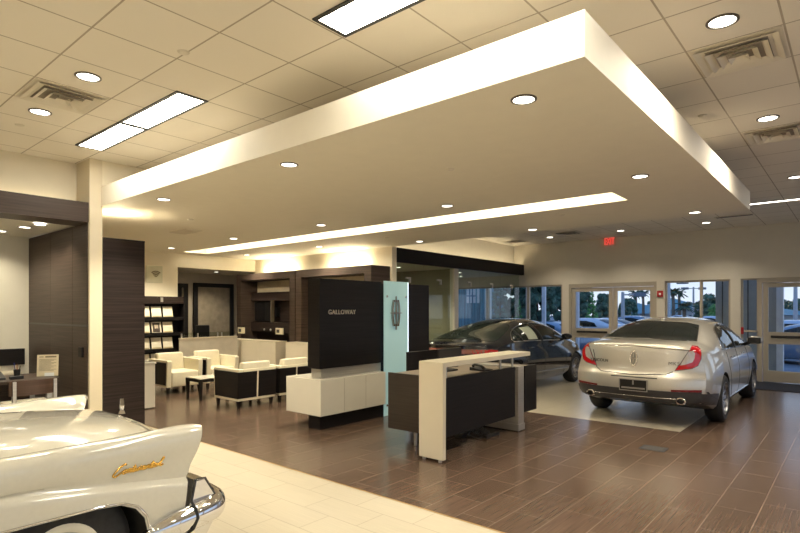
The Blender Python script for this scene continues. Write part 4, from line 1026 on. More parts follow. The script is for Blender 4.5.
for s in (-1, 1): eprism(bm, [(-.008, 0), (.008, 0), (.002, s * .085), (-.002, s * .085)], .013, .02)
eprism(bm, [(-.03, -.005), (.03, -.005), (.03, .005), (-.03, .005)], .013, .02); obj('emblem_star', bm, CHROME, em)
bm = bmnew(); bmesh.ops.create_uvsphere(bm, u_segments=12, v_segments=8, radius=1, matrix=Matrix.Translation((0, 1.62, 1.49)) @ Matrix.Diagonal((.03, .07, .03, 1))); obj('roof_aerial', bm, SPAINT, car, smooth=180)
for fl in (-1, 1): obj('head_lamp', decal(bvh, front_ray, [(fl * .5, .66), (fl * .84, .72), (fl * .82, .62), (fl * .5, .58)], .006, .08), LAMPC, car, smooth=60)
obj('grille', decal(bvh, front_ray, [(-.42, .68), (.42, .68), (.38, .40), (-.38, .40)], .006, .1), CHROME, car, smooth=60)

# ------------------------------------------------ black saloon
BLK = dict(L=4.93,
    ztop=curve((0, 1.00), (.14, 1.05), (.40, 1.075), (.62, 1.11), (1.1, 1.26), (1.6, 1.385), (2.1, 1.46), (2.5, 1.475), (2.9, 1.445), (3.3, 1.31), (3.75, 1.08), (4.1, .99), (4.6, .90), (4.93, .74)),
    zbelt=curve((0, .86), (.6, .96), (1.2, .99), (2.2, .985), (3.4, .935), (4.1, .87), (4.93, .62)),
    wmax=curve((0, .86), (.4, .91), (1.0, .93), (3.9, .93), (4.5, .91), (4.93, .80)),
    wb=curve((0, .93), (.5, .93), (1.2, .93), (3.5, .93), (4.93, .92)),
    zbot=curve((0, .33), (.5, .25), (.9, .19), (4.3, .19), (4.93, .25)),
    n=curve((0, 4.5), (.6, 4), (1.3, 3.0), (3.0, 3.0), (3.8, 4), (4.93, 4)), m=curve((0, 2.4), (.6, 2.1), (1.4, 1.75), (3.0, 1.7), (3.8, 2.2), (4.93, 2.2)),
    zm=.52, pr=.34, pf=.36, er=2.6,
    rear=curve((.3, .12), (.42, .04), (.58, 0), (.75, .02), (.86, .06), (1.0, .09), (1.1, .11)), front=curve((.2, .1), (.4, 0), (.6, .03), (.8, .18)))
BPAINT = paint('black blue paint', (.008, .010, .016), .1, .10)
BL = Vector((-5.87, 8.18, 0))
car = thing('car', 'black four-door saloon behind the reception desk with a sheet in its window', 'car', BL)
ORG[car] = Vector()
body = cut_arches(car_body(BLK, 84), [BPAINT, DARKIN], [(1.07, .335, .37, .5, 1.3), (1.07, .335, .37, -1.3, -.5), (3.92, .335, .37, .5, 1.3), (3.92, .335, .37, -1.3, -.5)])
for p in body.polygons: p.use_smooth = True
body.set_sharp_from_angle(angle=math.radians(32))
bvh = bvh_of(body); bo = obj('body', None, None, car, me=body)
CRB = cam_ray(BL)
rw = px_([(210, 232), (350, 130), (520, 105), (800, 105)], 425, 310, 8.89)[:3] + [(513, 323.5)] + px_([(690, 240), (640, 275), (450, 262)], 425, 310, 8.89)
rwl = [(-.60, .50), (.60, .50), (.50, 1.62), (-.50, 1.62)]
w_ = obj('rear_window', decal(bvh, top_ray, smooth_poly([(-.70, .62), (-.3, .54), (.3, .54), (.70, .62), (.53, 1.52), (.25, 1.62), (-.25, 1.62), (-.53, 1.52)], 4), .004, .12), TGLASSG, car, smooth=60)
sg = smooth_poly([(1.08, 1.055), (1.22, 1.18), (1.6, 1.30), (2.1, 1.365), (2.55, 1.365), (2.95, 1.27), (3.3, 1.10), (3.45, 1.0), (2.4, 1.02), (1.5, 1.04)], 5)
for s in (-1, 1):
    g = obj('side_window', decal(bvh, side_ray(s), sg, .004, .10), TGLASSG, car, smooth=60)
    obj('window_trim', line_on(bvh, side_ray(s), sg, .012, .003, closed=True, per=2), CHROME, g, smooth=60)
    for a, b, rr in (((2.28, 1.02), (2.14, 1.37), .035), ((1.45, 1.03), (1.42, 1.26), .02)): obj('pillar', line_on(bvh, side_ray(s), [a, b], rr, .0, n=8), BLACK, g, smooth=60)
    for pts in ([(1.5, 1.0), (1.45, .80), (1.62, .42), (1.85, .26)], [(2.28, 1.0), (2.32, .3)], [(3.3, .95), (3.38, .55), (3.28, .28)]):
        obj('door_seam', line_on(bvh, side_ray(s), pts, .0045, .0, n=6), DARKIN, bo, smooth=60)
    for y in (1.62, 2.55):
        h = hitter(bvh, side_ray(s)); a, b, c, d = h(y, .89, .003), h(y + .03, .895, .03), h(y + .17, .897, .03), h(y + .2, .895, .003)
        obj('door_handle', tube(bmnew(), [a, b, c, d], .013, 8), BPAINT, car, smooth=60)
    obj('sill_trim', line_on(bvh, side_ray(s), [(1.5, .40), (3.5, .37)], .02, .0, n=8), BADGE, car, smooth=60)
    bm = bmnew(); bmesh.ops.create_uvsphere(bm, u_segments=20, v_segments=12, radius=1, matrix=Matrix.Translation((s * 1.02, 3.16, 1.075)) @ Matrix.Diagonal((.12, .08, .07, 1))); mi = obj('mirror', bm, BPAINT, car, smooth=180)
    bm = bmnew(); tube(bm, [(s * .84, 3.22, .99), (s * .97, 3.18, 1.04)], [.03, .03], 8); obj('mirror_arm', bm, BLACK, mi)
    add_wheel(car, s * .815, 1.07, .335, .225, s); add_wheel(car, s * .815, 3.92, .335, .225, s)
    obj('exhaust_tip', decal(bvh, rear_ray, [(s * .45, .40), (s * .72, .42), (s * .70, .35), (s * .45, .34)], .012, .06), CHROME, car, smooth=60)
st = decal(bvh, side_ray(1), [(1.70, 1.06), (2.10, 1.055), (2.04, 1.315), (1.66, 1.285)], .007, .1); obj('window_sheet', st, mat('window sheet', (.62, .68, .55), .6, var=.05), car, smooth=60)
tl = [(-.80, .93), (0, .925), (.80, .93), (.84, .905), (.80, .845), (0, .835), (-.80, .845), (-.84, .905)]
obj('tail_lamp', decal(bvh, rear_ray, tl, .006, .08), mat('tail lamp strip', (.26, .10, .08), .1, .3, coat=1., var=.3, vscale=(4, 4, 60)), car, smooth=60)
for s in (-1, 1): obj('tail_lamp', decal(bvh, side_ray(s), [(.16, .93), (.52, .915), (.48, .87), (.16, .845)], .006, .06), LAMPR, car, smooth=60)
obj('boot_lip', line_on(bvh, rear_ray, [(-.72, .985), (0, .99), (.72, .985)], .016, .002, per=12, n=8), BPAINT, bo, smooth=60)
obj('valance', decal(bvh, rear_ray, [(-.8, .46), (.8, .46), (.8, .34), (-.8, .34)], .008, .1), VAL, car, smooth=60)
for fl in (-1, 1): obj('head_lamp', decal(bvh, front_ray, [(fl * .45, .66), (fl * .78, .70), (fl * .76, .62), (fl * .45, .6)], .006, .08), LAMPC, car, smooth=60)
obj('windscreen', decal(bvh, top_ray, smooth_poly([(-.70, 3.68), (0, 3.8), (.70, 3.68), (.52, 2.95), (0, 2.88), (-.52, 2.95)], 4), .004, .12), TGLASS, car, smooth=60)

# ------------------------------------------------ white vintage car
VW = paint('ivory white paint', (.60, .575, .49), 0., .14)
VL = Vector((-4.03, 0, 0)); YF = 1.70
car = thing('vintage_car', 'white vintage car with gold script and chrome bumper in the foreground', 'car', VL)
ORG[car] = Vector()
crz = curve((-3.8, .82), (.0, .795), (.71, .738), (1.0, .700), (1.4, .650), (1.665, .620), (1.8, .61))
h0 = curve((-3.8, .95), (-2.6, 1.0), (-.6, 1.05), (.3, 1.005), (.94, .978), (1.3, .955), (1.5, .932), (1.6, .906), (YF, .85))
fz = curve((-3.8, 1.0), (-2.0, .93), (.0, .925), (.7, .928), (1.2, .932), (1.5, .940), (1.64, .943), (YF, .938))
def vsec(y):
    c, h, f = crz(y), h0(y), fz(y)
    e = max(0, (y - 1.35) / .35); e = min(1, e)
    return [(0, h), (.18, h - .004), (.36, h - .018), (.52, h - .044), (.62, h - .075), (.70, min(h - .105, f - .075)), (.745, f - .072), (.80, f - .03), (.86, f - .003), (.905, f), (.945, f - .012), (.968, f - .045), (.974, f - .10), (.966, f - .16),
            (.955, c + .040), (.958, c + .022), (.990, c + .004), (1.0, c - .02), (1.0, c - .10), (.998, .50), (.985, .36), (.95, .26), (.90, .235), (.5, .23), (0, .23)]
FEN = curve((.2, -.10), (.60, -.075), (.66, -.05), (.75, .005), (.84, .05), (.885, .064), (.92, .062), (.945, .040))
def vwarp(x, y, z):
    if y > 1.2:
        k = ((y - 1.2) / (YF - 1.2)) ** 2; a = abs(x)
        t = max(0, min(1, (a - .60) / .16)); t = t * t * (3 - 2 * t)
        fen = FEN(z)
        fen -= .6 * max(0, .93 - a)
        fen += -.05 * max(0, (a - .93) / .07) if a > .93 and z > .66 else 0
        hood = .03 - .06 * (a / .7) ** 2 - .02 * max(0, .8 - z)
        y = y + k * (fen * t + hood * (1 - t))
    return Vector((x, y, z))
bm = bmnew(); ys = [-3.8, -3.6, -3.2, -2.7, -2.2, -1.7, -1.2, -.8, -.4, -.1] + [.1 + i * .1 for i in range(10)] + [1.1 + i * .05 for i in range(11)] + [1.63, 1.66, 1.685, YF]
rings = []
def vring(y, s=1., zc=.6, xs=0.):
    sec = vsec(y); n = 4; dense = []
    for i in range(len(sec) - 1):
        p0, p1, p2, p3 = (Vector(sec[max(0, min(len(sec) - 1, i + d))]) for d in (-1, 0, 1, 2))
        for j in range(2):
            t = j / 2; q = .5 * ((2 * p1) + (p2 - p0) * t + (2 * p0 - 5 * p1 + 4 * p2 - p3) * t * t + (3 * p1 - p0 - 3 * p2 + p3) * t ** 3); dense.append((max(0, q.x), q.y))
    dense.append(sec[-1])
    full = dense + [(-x, z) for x, z in reversed(dense[1:-1])]
    return full
for y in ys: rings.append([bm.verts.new(vwarp(x, y, z)) for x, z in vring(y)])
for a, b in zip(rings, rings[1:]): skin(bm, a, b)
for idx, y, dy in ((0, ys[0], -1), (-1, ys[-1], 1)):
    prev = rings[idx]; full = vring(y)
    # rounded lips, then a recessed face
    for ins, ad in ((.010, .010), (.025, .014), (.05, .006), (.09, -.06), (.14, -.12)):
        rr = []
        for x, z in full:
            a = abs(x); zz = z
            nx = x * (1 - ins) if a < .7 else math.copysign(max(.66, a - ins), x)
            nz = .235 + (z - .235) * (1 - ins * 1.0)
            p = vwarp(x, y, z); rr.append(bm.verts.new((nx, p.y + dy * ad, nz)))
        skin(bm, prev, rr); prev = rr
    c = bm.verts.new((0, y - dy * .15, .5))
    for i in range(len(prev)): bm.faces.new((prev[i], prev[(i + 1) % len(prev)], c))
bmesh.ops.recalc_face_normals(bm, faces=bm.faces[:])
# wheel arches: flat-topped openings
me = bpy.data.meshes.new('b'); bm.to_mesh(me); bm.free(); me.materials.append(VW); me.materials.append(DARKIN)
o = bpy.data.objects.new('b', me); COL.objects.link(o)
cb = bmnew()
def arch_poly(yc, rear=False):
    top = .60 if not rear else .56
    pts = [(yc - .50, .1), (yc - .49, .40), (yc - .44, .52), (yc - .33, top)]
    pts += [(yc + .18, .600), (yc + .30, .588), (yc + .375, .55), (yc + .425, .485), (yc + .445, .40), (yc + .45, .1)]
    return pts
for yc, rr in ((.95, False), (-2.25, True)):
    for x0, x1 in ((.60, 1.3), (-1.3, -.60)): prism(cb, arch_poly(yc, rr), 'x', x0, x1)
bmesh.ops.recalc_face_normals(cb, faces=cb.faces[:]); cm = bpy.data.meshes.new('c'); cb.to_mesh(cm); cb.free(); cm.materials.append(DARKIN)
c = bpy.data.objects.new('c', cm); COL.objects.link(c)
md = o.modifiers.new('x', 'BOOLEAN'); md.object = c; md.operation = 'DIFFERENCE'; md.solver = 'EXACT'
try: md.material_mode = 'TRANSFER'
except Exception: pass
dg = bpy.context.evaluated_depsgraph_get(); dg.update(); body = bpy.data.meshes.new_from_object(o.evaluated_get(dg), depsgraph=dg)
for q in (o, c):
    d = q.data; bpy.data.objects.remove(q); bpy.data.meshes.remove(d)
for p in body.polygons: p.use_smooth = True
body.set_sharp_from_angle(angle=math.radians(40))
bvh = bvh_of(body); bo = obj('body', None, None, car, me=body)
# gold script written as one pen line
GOLD = mat('gold script', (.75, .45, .10), .2, 1.)
def script(parts, r):
    bm = bmnew()
    h = hitter(bvh, side_ray(1))
    for pts in parts:
        q = []; n = len(pts)
        for i in range(n - 1):
            p0, p1, p2, p3 = (Vector(pts[max(0, min(n - 1, i + d))]) for d in (-1, 0, 1, 2))
            for j in range(6):
                t = j / 6; q.append(.5 * ((2 * p1) + (p2 - p0) * t + (2 * p0 - 5 * p1 + 4 * p2 - p3) * t * t + (3 * p1 - p0 - 3 * p2 + p3) * t ** 3))
        q.append(Vector(pts[-1])); c = [p for p in (h(1.215 + u.x * .31, .748 + u.y * .31, .004) for u in q) if p is not None]
        if len(c) > 1: tube(bm, c, r, 8)
    return bm
def sx_(lst, ox, k=.30): return [(ox + x + y * k, y) for x, y in lst]
u_ = .062
W = []
W.append(sx_([(.19, .150), (.16, .165), (.11, .14), (.05, .07), (.02, .0), (.05, -.03), (.10, -.01), (.15, .03)], 0))       # C
W.append(sx_([(.15, .03), (.20, .062), (.175, .03), (.185, .0), (.22, .005), (.235, .04), (.21, .062), (.25, .05)], 0))      # o
W.append(sx_([(.25, .05), (.27, .06), (.265, .0), (.275, .05), (.305, .06), (.305, .005), (.33, .02)], 0))                  # n
W.append(sx_([(.33, .02), (.36, .11), (.35, .01), (.375, .005), (.40, .05)], 0)); W.append(sx_([(.33, .075), (.385, .08)], 0))  # t
W.append(sx_([(.40, .055), (.40, .005), (.425, .01), (.445, .055), (.445, .0), (.455, .05), (.485, .06), (.485, .005), (.51, .02)], 0))  # in
W.append(sx_([(.51, .02), (.55, .045), (.54, .065), (.52, .04), (.53, .005), (.56, .005), (.585, .055)], 0))                  # e
W.append(sx_([(.585, .055), (.585, .0), (.60, .05), (.63, .06), (.63, .005), (.655, .02)], 0))                               # n
W.append(sx_([(.655, .02), (.685, .11), (.675, .01), (.70, .005), (.725, .05)], 0)); W.append(sx_([(.655, .075), (.71, .08)], 0))  # t
W.append(sx_([(.77, .055), (.74, .06), (.725, .03), (.735, .003), (.765, .02), (.785, .06), (.78, .005), (.81, .03)], 0))      # a
W.append(sx_([(.81, .03), (.865, .12), (.87, .145), (.85, .13), (.835, .03), (.85, .003), (.90, .02)], 0))                    # l
obj('script', script(W, .0052), GOLD, car, smooth=60)
# chrome line along the arch lip
for s in (-1, 1):
    ap = arch_poly(.95)[1:-1]; ap = [(y + (.012 if y > .95 else -.012), z + .010) for y, z in ap]
    obj('arch_trim', line_on(bvh, side_ray(s), ap, .006, .002, per=5), CHROME, bo, smooth=60)
    # bumper housing below the headlight
    a = .955
    fin = [(1.687, .617), (1.748, .617), (1.825, .49), (1.81, .39), (1.62, .39), (1.648, .49)]
    bm = bmnew(); x0, x1 = sorted((s * .80, s * .985)); prism(bm, fin, 'x', x0, x1, .008); hs = obj('lamp_housing', bm, CHROME, car)
    bm = bmnew(); tube(bm, [(s * x, y, z) for x, y, z in ((.985, 1.684, .622), (.995, 1.672, .585), (1.01, 1.645, .505), (1.055, 1.650, .47), (1.070, 1.656, .42), (1.062, 1.63, .36), (1.015, 1.605, .32), (.985, 1.595, .28))], .008, 8); obj('seal', bm, BLACK, hs, smooth=60)
    bm = bmnew(); tube(bm, [(s * .984, y, z) for y, z in ((1.69, .621), (1.748, .620), (1.822, .49))], .005, 8); obj('edge', bm, mat('dark chrome', (.12, .12, .13), .2, 1.), hs, smooth=60)
    M = basis((s * .84, 1.60, .80), (1, 0, 0), (0, 0, 1), (0, 1, 0)); bm = bmnew(); lathe(bm, [(0, .03), (.05, .02), (.085, 0), (.10, -.01), (.105, -.05)], M, 28); obj('head_lamp', bm, LAMPC, car, smooth=60)
# bumper bar swept round the nose
path = [(.975, 1.36, .375), (.99, 1.43, .385), (1.0, 1.55, .400), (1.0, 1.69, .415), (.985, 1.79, .425), (.93, 1.855, .43), (.80, 1.885, .43), (.5, 1.90, .43), (0, 1.91, .43)]
rad = [(.006, .006), (.045, .045), (.062, .072), (.066, .078), (.062, .080), (.058, .080), (.055, .078), (.055, .078), (.055, .078)]
P = [Vector(p) for p in path]; P = P + [Vector((-p.x, p.y, p.z)) for p in reversed(P[:-1])]; R_ = rad + list(reversed(rad[:-1]))
Q, QR = [], []
for i in range(len(P) - 1):
    p0, p1, p2, p3 = (P[max(0, min(len(P) - 1, i + d))] for d in (-1, 0, 1, 2))
    for j in range(6):
        t = j / 6; Q.append(.5 * ((2 * p1) + (p2 - p0) * t + (2 * p0 - 5 * p1 + 4 * p2 - p3) * t * t + (3 * p1 - p0 - 3 * p2 + p3) * t ** 3)); QR.append((R_[i][0] * (1 - t) + R_[i + 1][0] * t, R_[i][1] * (1 - t) + R_[i + 1][1] * t))
Q.append(P[-1]); QR.append(R_[-1])
bm = bmnew(); prev = None
for i, p in enumerate(Q):
    d = (Q[min(i + 1, len(Q) - 1)] - Q[max(i - 1, 0)]).normalized(); a = d.cross(Vector((0, 0, 1))).normalized(); b = a.cross(d).normalized()
    rr = ring(bm, p, a, b, QR[i][0], QR[i][1], 20)
    if prev: skin(bm, prev, rr)
    else: bm.faces.new(rr)
    prev = rr
bm.faces.new(prev); bp_ = obj('bumper', bm, CHROME, car, smooth=60)
bm = bmnew()
prof = [(1.58, .385), (1.82, .385), (1.83, .36), (1.76, .25), (1.66, .20), (1.58, .20)]
prism(bm, prof, 'x', -.975, .975, .02); obj('bumper_apron', bm, CHROME, bp_, smooth=30)
bm = bmnew(); bx(bm, -.72, .72, 1.63, 1.68, .48, .72, .01); obj('grille', bm, CHROME, car)
# hood ornament
bm = bmnew(); zb_ = .955
M = Matrix.Translation((0, 1.665, .90))
lathe(bm, [(.0, 0), (.024, .0), (.016, .02), (.008, .03), (.007, .045)], M, 14)
def pr(pts, t): prism(bm, [(u * .8, (v - .94) * .72 + .925) for u, v in pts], 'y', 1.665 - t, 1.665 + t)
pr([(-.011, .965), (0, .94), (.011, .965), (.013, .985), (0, 1.055), (-.013, .985)], .012)
pr([(-.035, .985), (0, .975), (.035, .985), (0, .995)], .008)
obj('hood_ornament', bm, CHROME, car)
# wheels with whitewalls
WWALL = mat('whitewall rubber', (.72, .70, .60), .6)
for s in (-1, 1):
    for yc in (.985, -2.25):
        M = basis((s * .845, yc, .36), (0, 1, 0), (0, 0, 1), (s, 0, 0)); w = .19
        bm = bmnew(); lathe(bm, [(.19, -w / 2), (.31, -w / 2), (.35, -w * .34), (.36, -w * .15), (.36, w * .15), (.35, w * .34), (.31, w / 2), (.19, w / 2 + .002), (.14, w * .4)], M, 44); t = obj('wheel', bm, RUB, car, smooth=40)
        bm = bmnew(); lathe(bm, [(.19, w / 2 + .0035), (.18, w / 2 + .007), (.16, w / 2 + .006), (.14, w * .42)], M, 44); obj('whitewall', bm, WWALL, t, smooth=60)
        bm = bmnew(); lathe(bm, [(.15, w * .40), (.14, w * .46), (.12, w * .36), (.10, w * .45), (.06, w * .62), (0, w * .66)], M, 36); obj('hubcap', bm, CHROME, t, smooth=50)
# cabin behind the frame
cabz = curve((-2.9, 1.0), (-2.6, 1.22), (-2.2, 1.46), (-1.6, 1.53), (-1.0, 1.50), (-.75, 1.38), (-.4, 1.06))
bm = bmnew(); prev = None
for i in range(26):
    y = -2.9 + 2.5 * i / 25; zt = cabz(y); pts = []
    for k in range(25):
        a = PI * k / 24; pts.append((.80 * math.copysign(abs(math.cos(a)) ** .6, math.cos(a)), .96 + (zt - .96) * abs(math.sin(a)) ** 1.1))
    rr = [bm.verts.new((x, y, z)) for x, z in pts]
    if prev: skin(bm, prev, rr, False)
    prev = rr
cabin = mesh_of('cabin', bm, VW, 40); cbv = bvh_of(cabin); obj('cabin', None, None, car, me=cabin)
for s in (-1, 1): obj('side_window', decal(cbv, side_ray(s), [(-2.35, 1.06), (-2.1, 1.36), (-.95, 1.36), (-.68, 1.06)], .005, .2), TGLASSG, car, smooth=60)
obj('windscreen', decal(cbv, top_ray, [(-.62, -.45), (.62, -.45), (.55, -.92), (-.55, -.92)], .005, .15), TGLASSG, car, smooth=60)
# ================================================================== OUTSIDE
GZ = -.30
bm = bmnew(); bx(bm, -140, 60, YB + .2, 190, GZ - .1, GZ); structure('ground', bm, mat('wet asphalt', (.20, .22, .25), .6, var=.25, vscale=(.6, .6, .6)), 'grey-blue parking lot asphalt outside the windows', 'ground')
bm = bmnew(); bx(bm, -30, 30, YB + .2, 17.6, GZ, -.01); structure('ground_walk', bm, mat('concrete walk', (.42, .42, .41), .7), 'concrete walk directly outside the windows', 'ground')
# vestibule wall outside
vx0, vx1 = pX(715.5, 16.4), pX(776.5, 16.4)
r = thing('entrance_screen', 'grey wall screen of the entrance porch outside, behind the sidelight window', 'wall', ((vx0 + vx1) / 2, 16.4, 0), kind='structure')
bm = bmnew(); bx(bm, vx0, vx1, 16.4, 16.55, -.01, 3.4); obj('panel', bm, mat('grey green panel', (.33, .35, .35), .4, var=.04), r)
bm = bmnew(); bx(bm, vx1, vx1 + .14, 16.36, 16.58, -.01, 3.4); obj('post', bm, mat('porch white', (.72, .72, .74), .5), r)
bm = bmnew()
for p in (722.5, 748, 762): x = pX(p, 16.4); bx(bm, x - .012, x + .012, 16.385, 16.4, -.01, 3.4)
obj('joint', bm, VAL, r)
WPOST = mat('white post paint', (.74, .75, .78), .5)
for px0_, w, lb in ((488.5, .16, 'white porch post seen through the glass office'), (528.2, .12, 'white post standing in for a mullion highlight, left of the bushy green tree'), (544, .12, 'white porch post before the dark trees'), (577.3, .12, 'white porch post behind the left leaf of the double door')):  # the post by the bushy tree is put in for a highlight on the mullion
    p = far(px0_, HY, 19.5); bm = bmnew(); bx(bm, p.x - w / 2, p.x + w / 2, p.y - w / 2, p.y + w / 2, GZ, 4.2); bx(bm, p.x - w, p.x + w, p.y - w, p.y + w, GZ, GZ + .25, .01); solo('porch_post', bm, WPOST, lb, 'post', 'white porch posts')
# added building on the left; its streaky blue wall stands in for window reflections
pa, pb = far(405, HY, 27), far(503, HY, 27)
r = thing('building', 'added blue-grey building standing in for reflections in the farthest left window', 'building', ((pa.x + pb.x) / 2, pa.y + 2, GZ))
d = (pb - pa).normalized(); nrm = Vector((-d.y, d.x, 0))
M = basis(pa, d, Vector((0, 0, 1)), -nrm); Lw = (pb - pa).length
bm = placed(bx(bmnew(), 0, Lw, GZ - EYE, 5.5, -3.0, 0), M); obj('wall', bm, mat('blue reflection siding', (.10, .25, .34), .5, var=.5, vscale=(14, 14, .6)), r)
k = 27 / F
def loc(px, y): return ((px - 405) * k, -(y - HY) * k)
bm = bmnew(); u0, v0 = loc(466.5, 303); u1, v1 = loc(475.5, 289); bx(bm, u0, u1, v0, v1, 0, .03); u2, _ = loc(477, 0); u3, _ = loc(479.3, 0); bx(bm, u2, u3, v0, v1, 0, .03)
wn = obj('window', placed(bm, M), mat('pale window reflection', (.72, .74, .80), .4), r)  # white patch of the reflection, drawn as a window
bm = bmnew()
for t_ in (.33, .66): bx(bm, u0 + (u1 - u0) * t_ - .03, u0 + (u1 - u0) * t_ + .03, v0, v1, .03, .05)
bx(bm, u0, u1, (v0 + v1) / 2 - .03, (v0 + v1) / 2 + .03, .03, .05); obj('window_bar', placed(bm, M), mat('blue bar', (.12, .22, .34), .5), wn)
bm = placed(bx(bmnew(), -.3, Lw + .3, 5.5, 5.8, -3.2, .3), M); obj('roof', bm, mat('dark roof', (.08, .10, .12), .6), r)
# teal roofed building
def building(px0_, px1_, depth, yeave, yridge, label):
    a, b = far(px0_, HY, depth), far(px1_, HY, depth); d = (b - a).normalized(); n_ = Vector((-d.y, d.x, 0)); M = basis(a, d, Vector((0, 0, 1)), -n_); Lw = (b - a).length; k = depth / F
    ze, zr = -(yeave - HY) * k, -(yridge - HY) * k
    r = thing('building', label, 'building', (a.x, a.y, GZ))
    obj('wall', placed(bx(bmnew(), 0, Lw, GZ - EYE, ze, -9, 0), M), mat('white building wall', (.50, .56, .60), .6), r)
    bm = bmnew(); q = [(-1, ze, 1), (Lw + 1, ze, 1), (Lw - 1.5, zr, -6), (1.5, zr, -6), (Lw - 1.5, zr, -6.5), (1.5, zr, -6.5), (Lw + 1, ze, -10), (-1, ze, -10)]
    v = [bm.verts.new(M @ Vector(p)) for p in q]
    for f in ((0, 1, 2, 3), (3, 2, 4, 5), (5, 4, 6, 7), (0, 3, 5, 7), (1, 6, 4, 2), (0, 7, 6, 1)): bm.faces.new([v[i] for i in f])
    obj('roof', bm, mat('teal metal roof', (.06, .26, .32), .45, .2, var=.15, vscale=(3, 3, 3)), r)
    bm = bmnew(); z0, z1 = GZ - EYE, ze - (ze - GZ + EYE) * .40
    nW = max(3, int(Lw / 4))
    for i in range(nW): bx(bm, Lw * (i + .18) / nW, Lw * (i + .82) / nW, z0 + .4, z1, 0, .05)
    obj('window', placed(bm, M), mat('dark shop window', (.04, .06, .09), .2), r)
building(640, 668, 76, 313.5, 302.5, 'teal roofed building seen through the double door, right leaf')
building(672, 704, 82, 309.5, 297.5, 'teal roofed building behind the palms over the silver car')
building(776, 815, 64, 315, 306, 'low teal roofed building seen through the right-hand door')
# trees
def blob_tree(name, px, depth, ytop, half_px, label, col, group, kind='round', ybase=None, seed=0):
    rnd = random.Random(seed); k = depth / F
    b = far(px, HY, depth); b.z = GZ; H = EYE - (ytop - HY) * k - GZ; R = half_px * k
    r = thing(name, label, 'tree', b, group); ORG[r] = Vector()
    bm = bmnew(); tube(bm, [(0, 0, 0), (.02 * H, 0, H * .35), (0, .02 * H, H * .8)], [max(.08, R * .09), max(.06, R * .07), .03], 8); obj('trunk', bm, mat('bark', (.10, .08, .06), .8, var=.3), r)
    bm = bmnew()
    m_ = 80
    for i in range(m_):
        t = rnd.random()
        if kind == 'cone': z = H * (.08 + .9 * t); rad = R * (1 - t * .93); sz = R * .30 * (1.15 - t)
        else:
            z = H * (.30 + .66 * t); rad = R * math.sqrt(max(.05, 1 - ((t - .42) / .62) ** 2)); sz = R * rnd.uniform(.20, .34)
        a = rnd.random() * 2 * PI; q = rad * math.sqrt(rnd.random()) * .95
        c = Vector((q * math.cos(a), q * math.sin(a), min(z, H - sz * .8)))
        s0 = bmesh.ops.create_icosphere(bm, subdivisions=2, radius=sz, matrix=Matrix.Translation(c))
        for v in s0['verts']:
            d_ = (v.co - c); v.co = c + d_ * (1 + rnd.uniform(-.34, .30))
    # loose leaves round the outside
    for i in range(420):
        t = rnd.random(); a = rnd.random() * 2 * PI
        if kind == 'cone': z = H * (.06 + .94 * t); rad = R * (1.06 - t)
        else: z = H * (.26 + .76 * t); rad = R * 1.05 * math.sqrt(max(.02, 1 - ((t - .42) / .60) ** 2)) if abs(t - .42) < .6 else .05
        c = Vector((rad * math.cos(a) * rnd.uniform(.75, 1.08), rad * math.sin(a) * rnd.uniform(.75, 1.08), z)); s_ = R * rnd.uniform(.03, .07)
        e1 = Vector((rnd.uniform(-1, 1), rnd.uniform(-1, 1), rnd.uniform(-1, 1))).normalized(); e2 = e1.orthogonal().normalized()
        bm.faces.new([bm.verts.new(c + e1 * s_ * u + e2 * s_ * v * .6) for u, v in ((-1, 0), (0, -1), (1, 0), (0, 1))])
    me_ = bpy.data.meshes.new('crown'); bm.to_mesh(me_); bm.free(); me_.materials.append(col); obj('crown', None, None, r, me=me_)
    return r
DG = mat('dark foliage', (.05, .11, .075), .7, var=.6, vscale=(2.5, 2.5, 2.5)); BG = mat('bright foliage', (.08, .26, .07), .7, var=.5, vscale=(4, 4, 4)); MG = mat('blue green foliage', (.06, .14, .10), .7, var=.6, vscale=(3, 3, 3))
GT = 'trees around the lot'
for i, a in enumerate([
    (514, 34, 268, 16, 'large dark tree behind the black car, seen through the middle window', DG, 'round'),
    (536, 31, 262, 19, 'large dark tree filling the window left of the double door', DG, 'round'),
    (556, 37, 266, 15, 'dark tree just left of the double door', MG, 'round'),
    (519, 24, 299, 8, 'brighter green shrub at the foot of the dark trees', BG, 'cone'),
    (499, 23.5, 284, 8, 'blue green tree beside the blue-grey building', MG, 'round'),
    (581, 42, 284, 11, 'dark tree behind the left leaf of the double door', DG, 'round'),
    (592, 33, 288, 9, 'bright green conical tree seen through the double door', BG, 'cone'),
    (605, 56, 294, 10, 'dark round tree right of the bright green conical one', DG, 'round'),
    (628, 58, 299, 9, 'dark bushy tree behind the first palm', MG, 'round'),
    (656, 120, 300, 8, 'dark tree on the horizon behind the teal roof', DG, 'round'),
    (700, 64, 301, 6, 'dark tree left of the window bar over the silver car', DG, 'round'),
    (709, 52, 294, 8, 'dark leafy tree in the right part of the two-light window', MG, 'round'),
    (715, 45, 304, 6, 'small bright tree beside the porch screen', BG, 'round'),
    (783, 80, 300, 7, 'dark tree on the horizon seen through the right-hand door', DG, 'round'),
    (800, 70, 299, 9, 'dark tree at the right edge behind the right-hand door', MG, 'round')]):
    blob_tree('tree', *a[:5], a[5], GT, a[6], seed=20 + i)
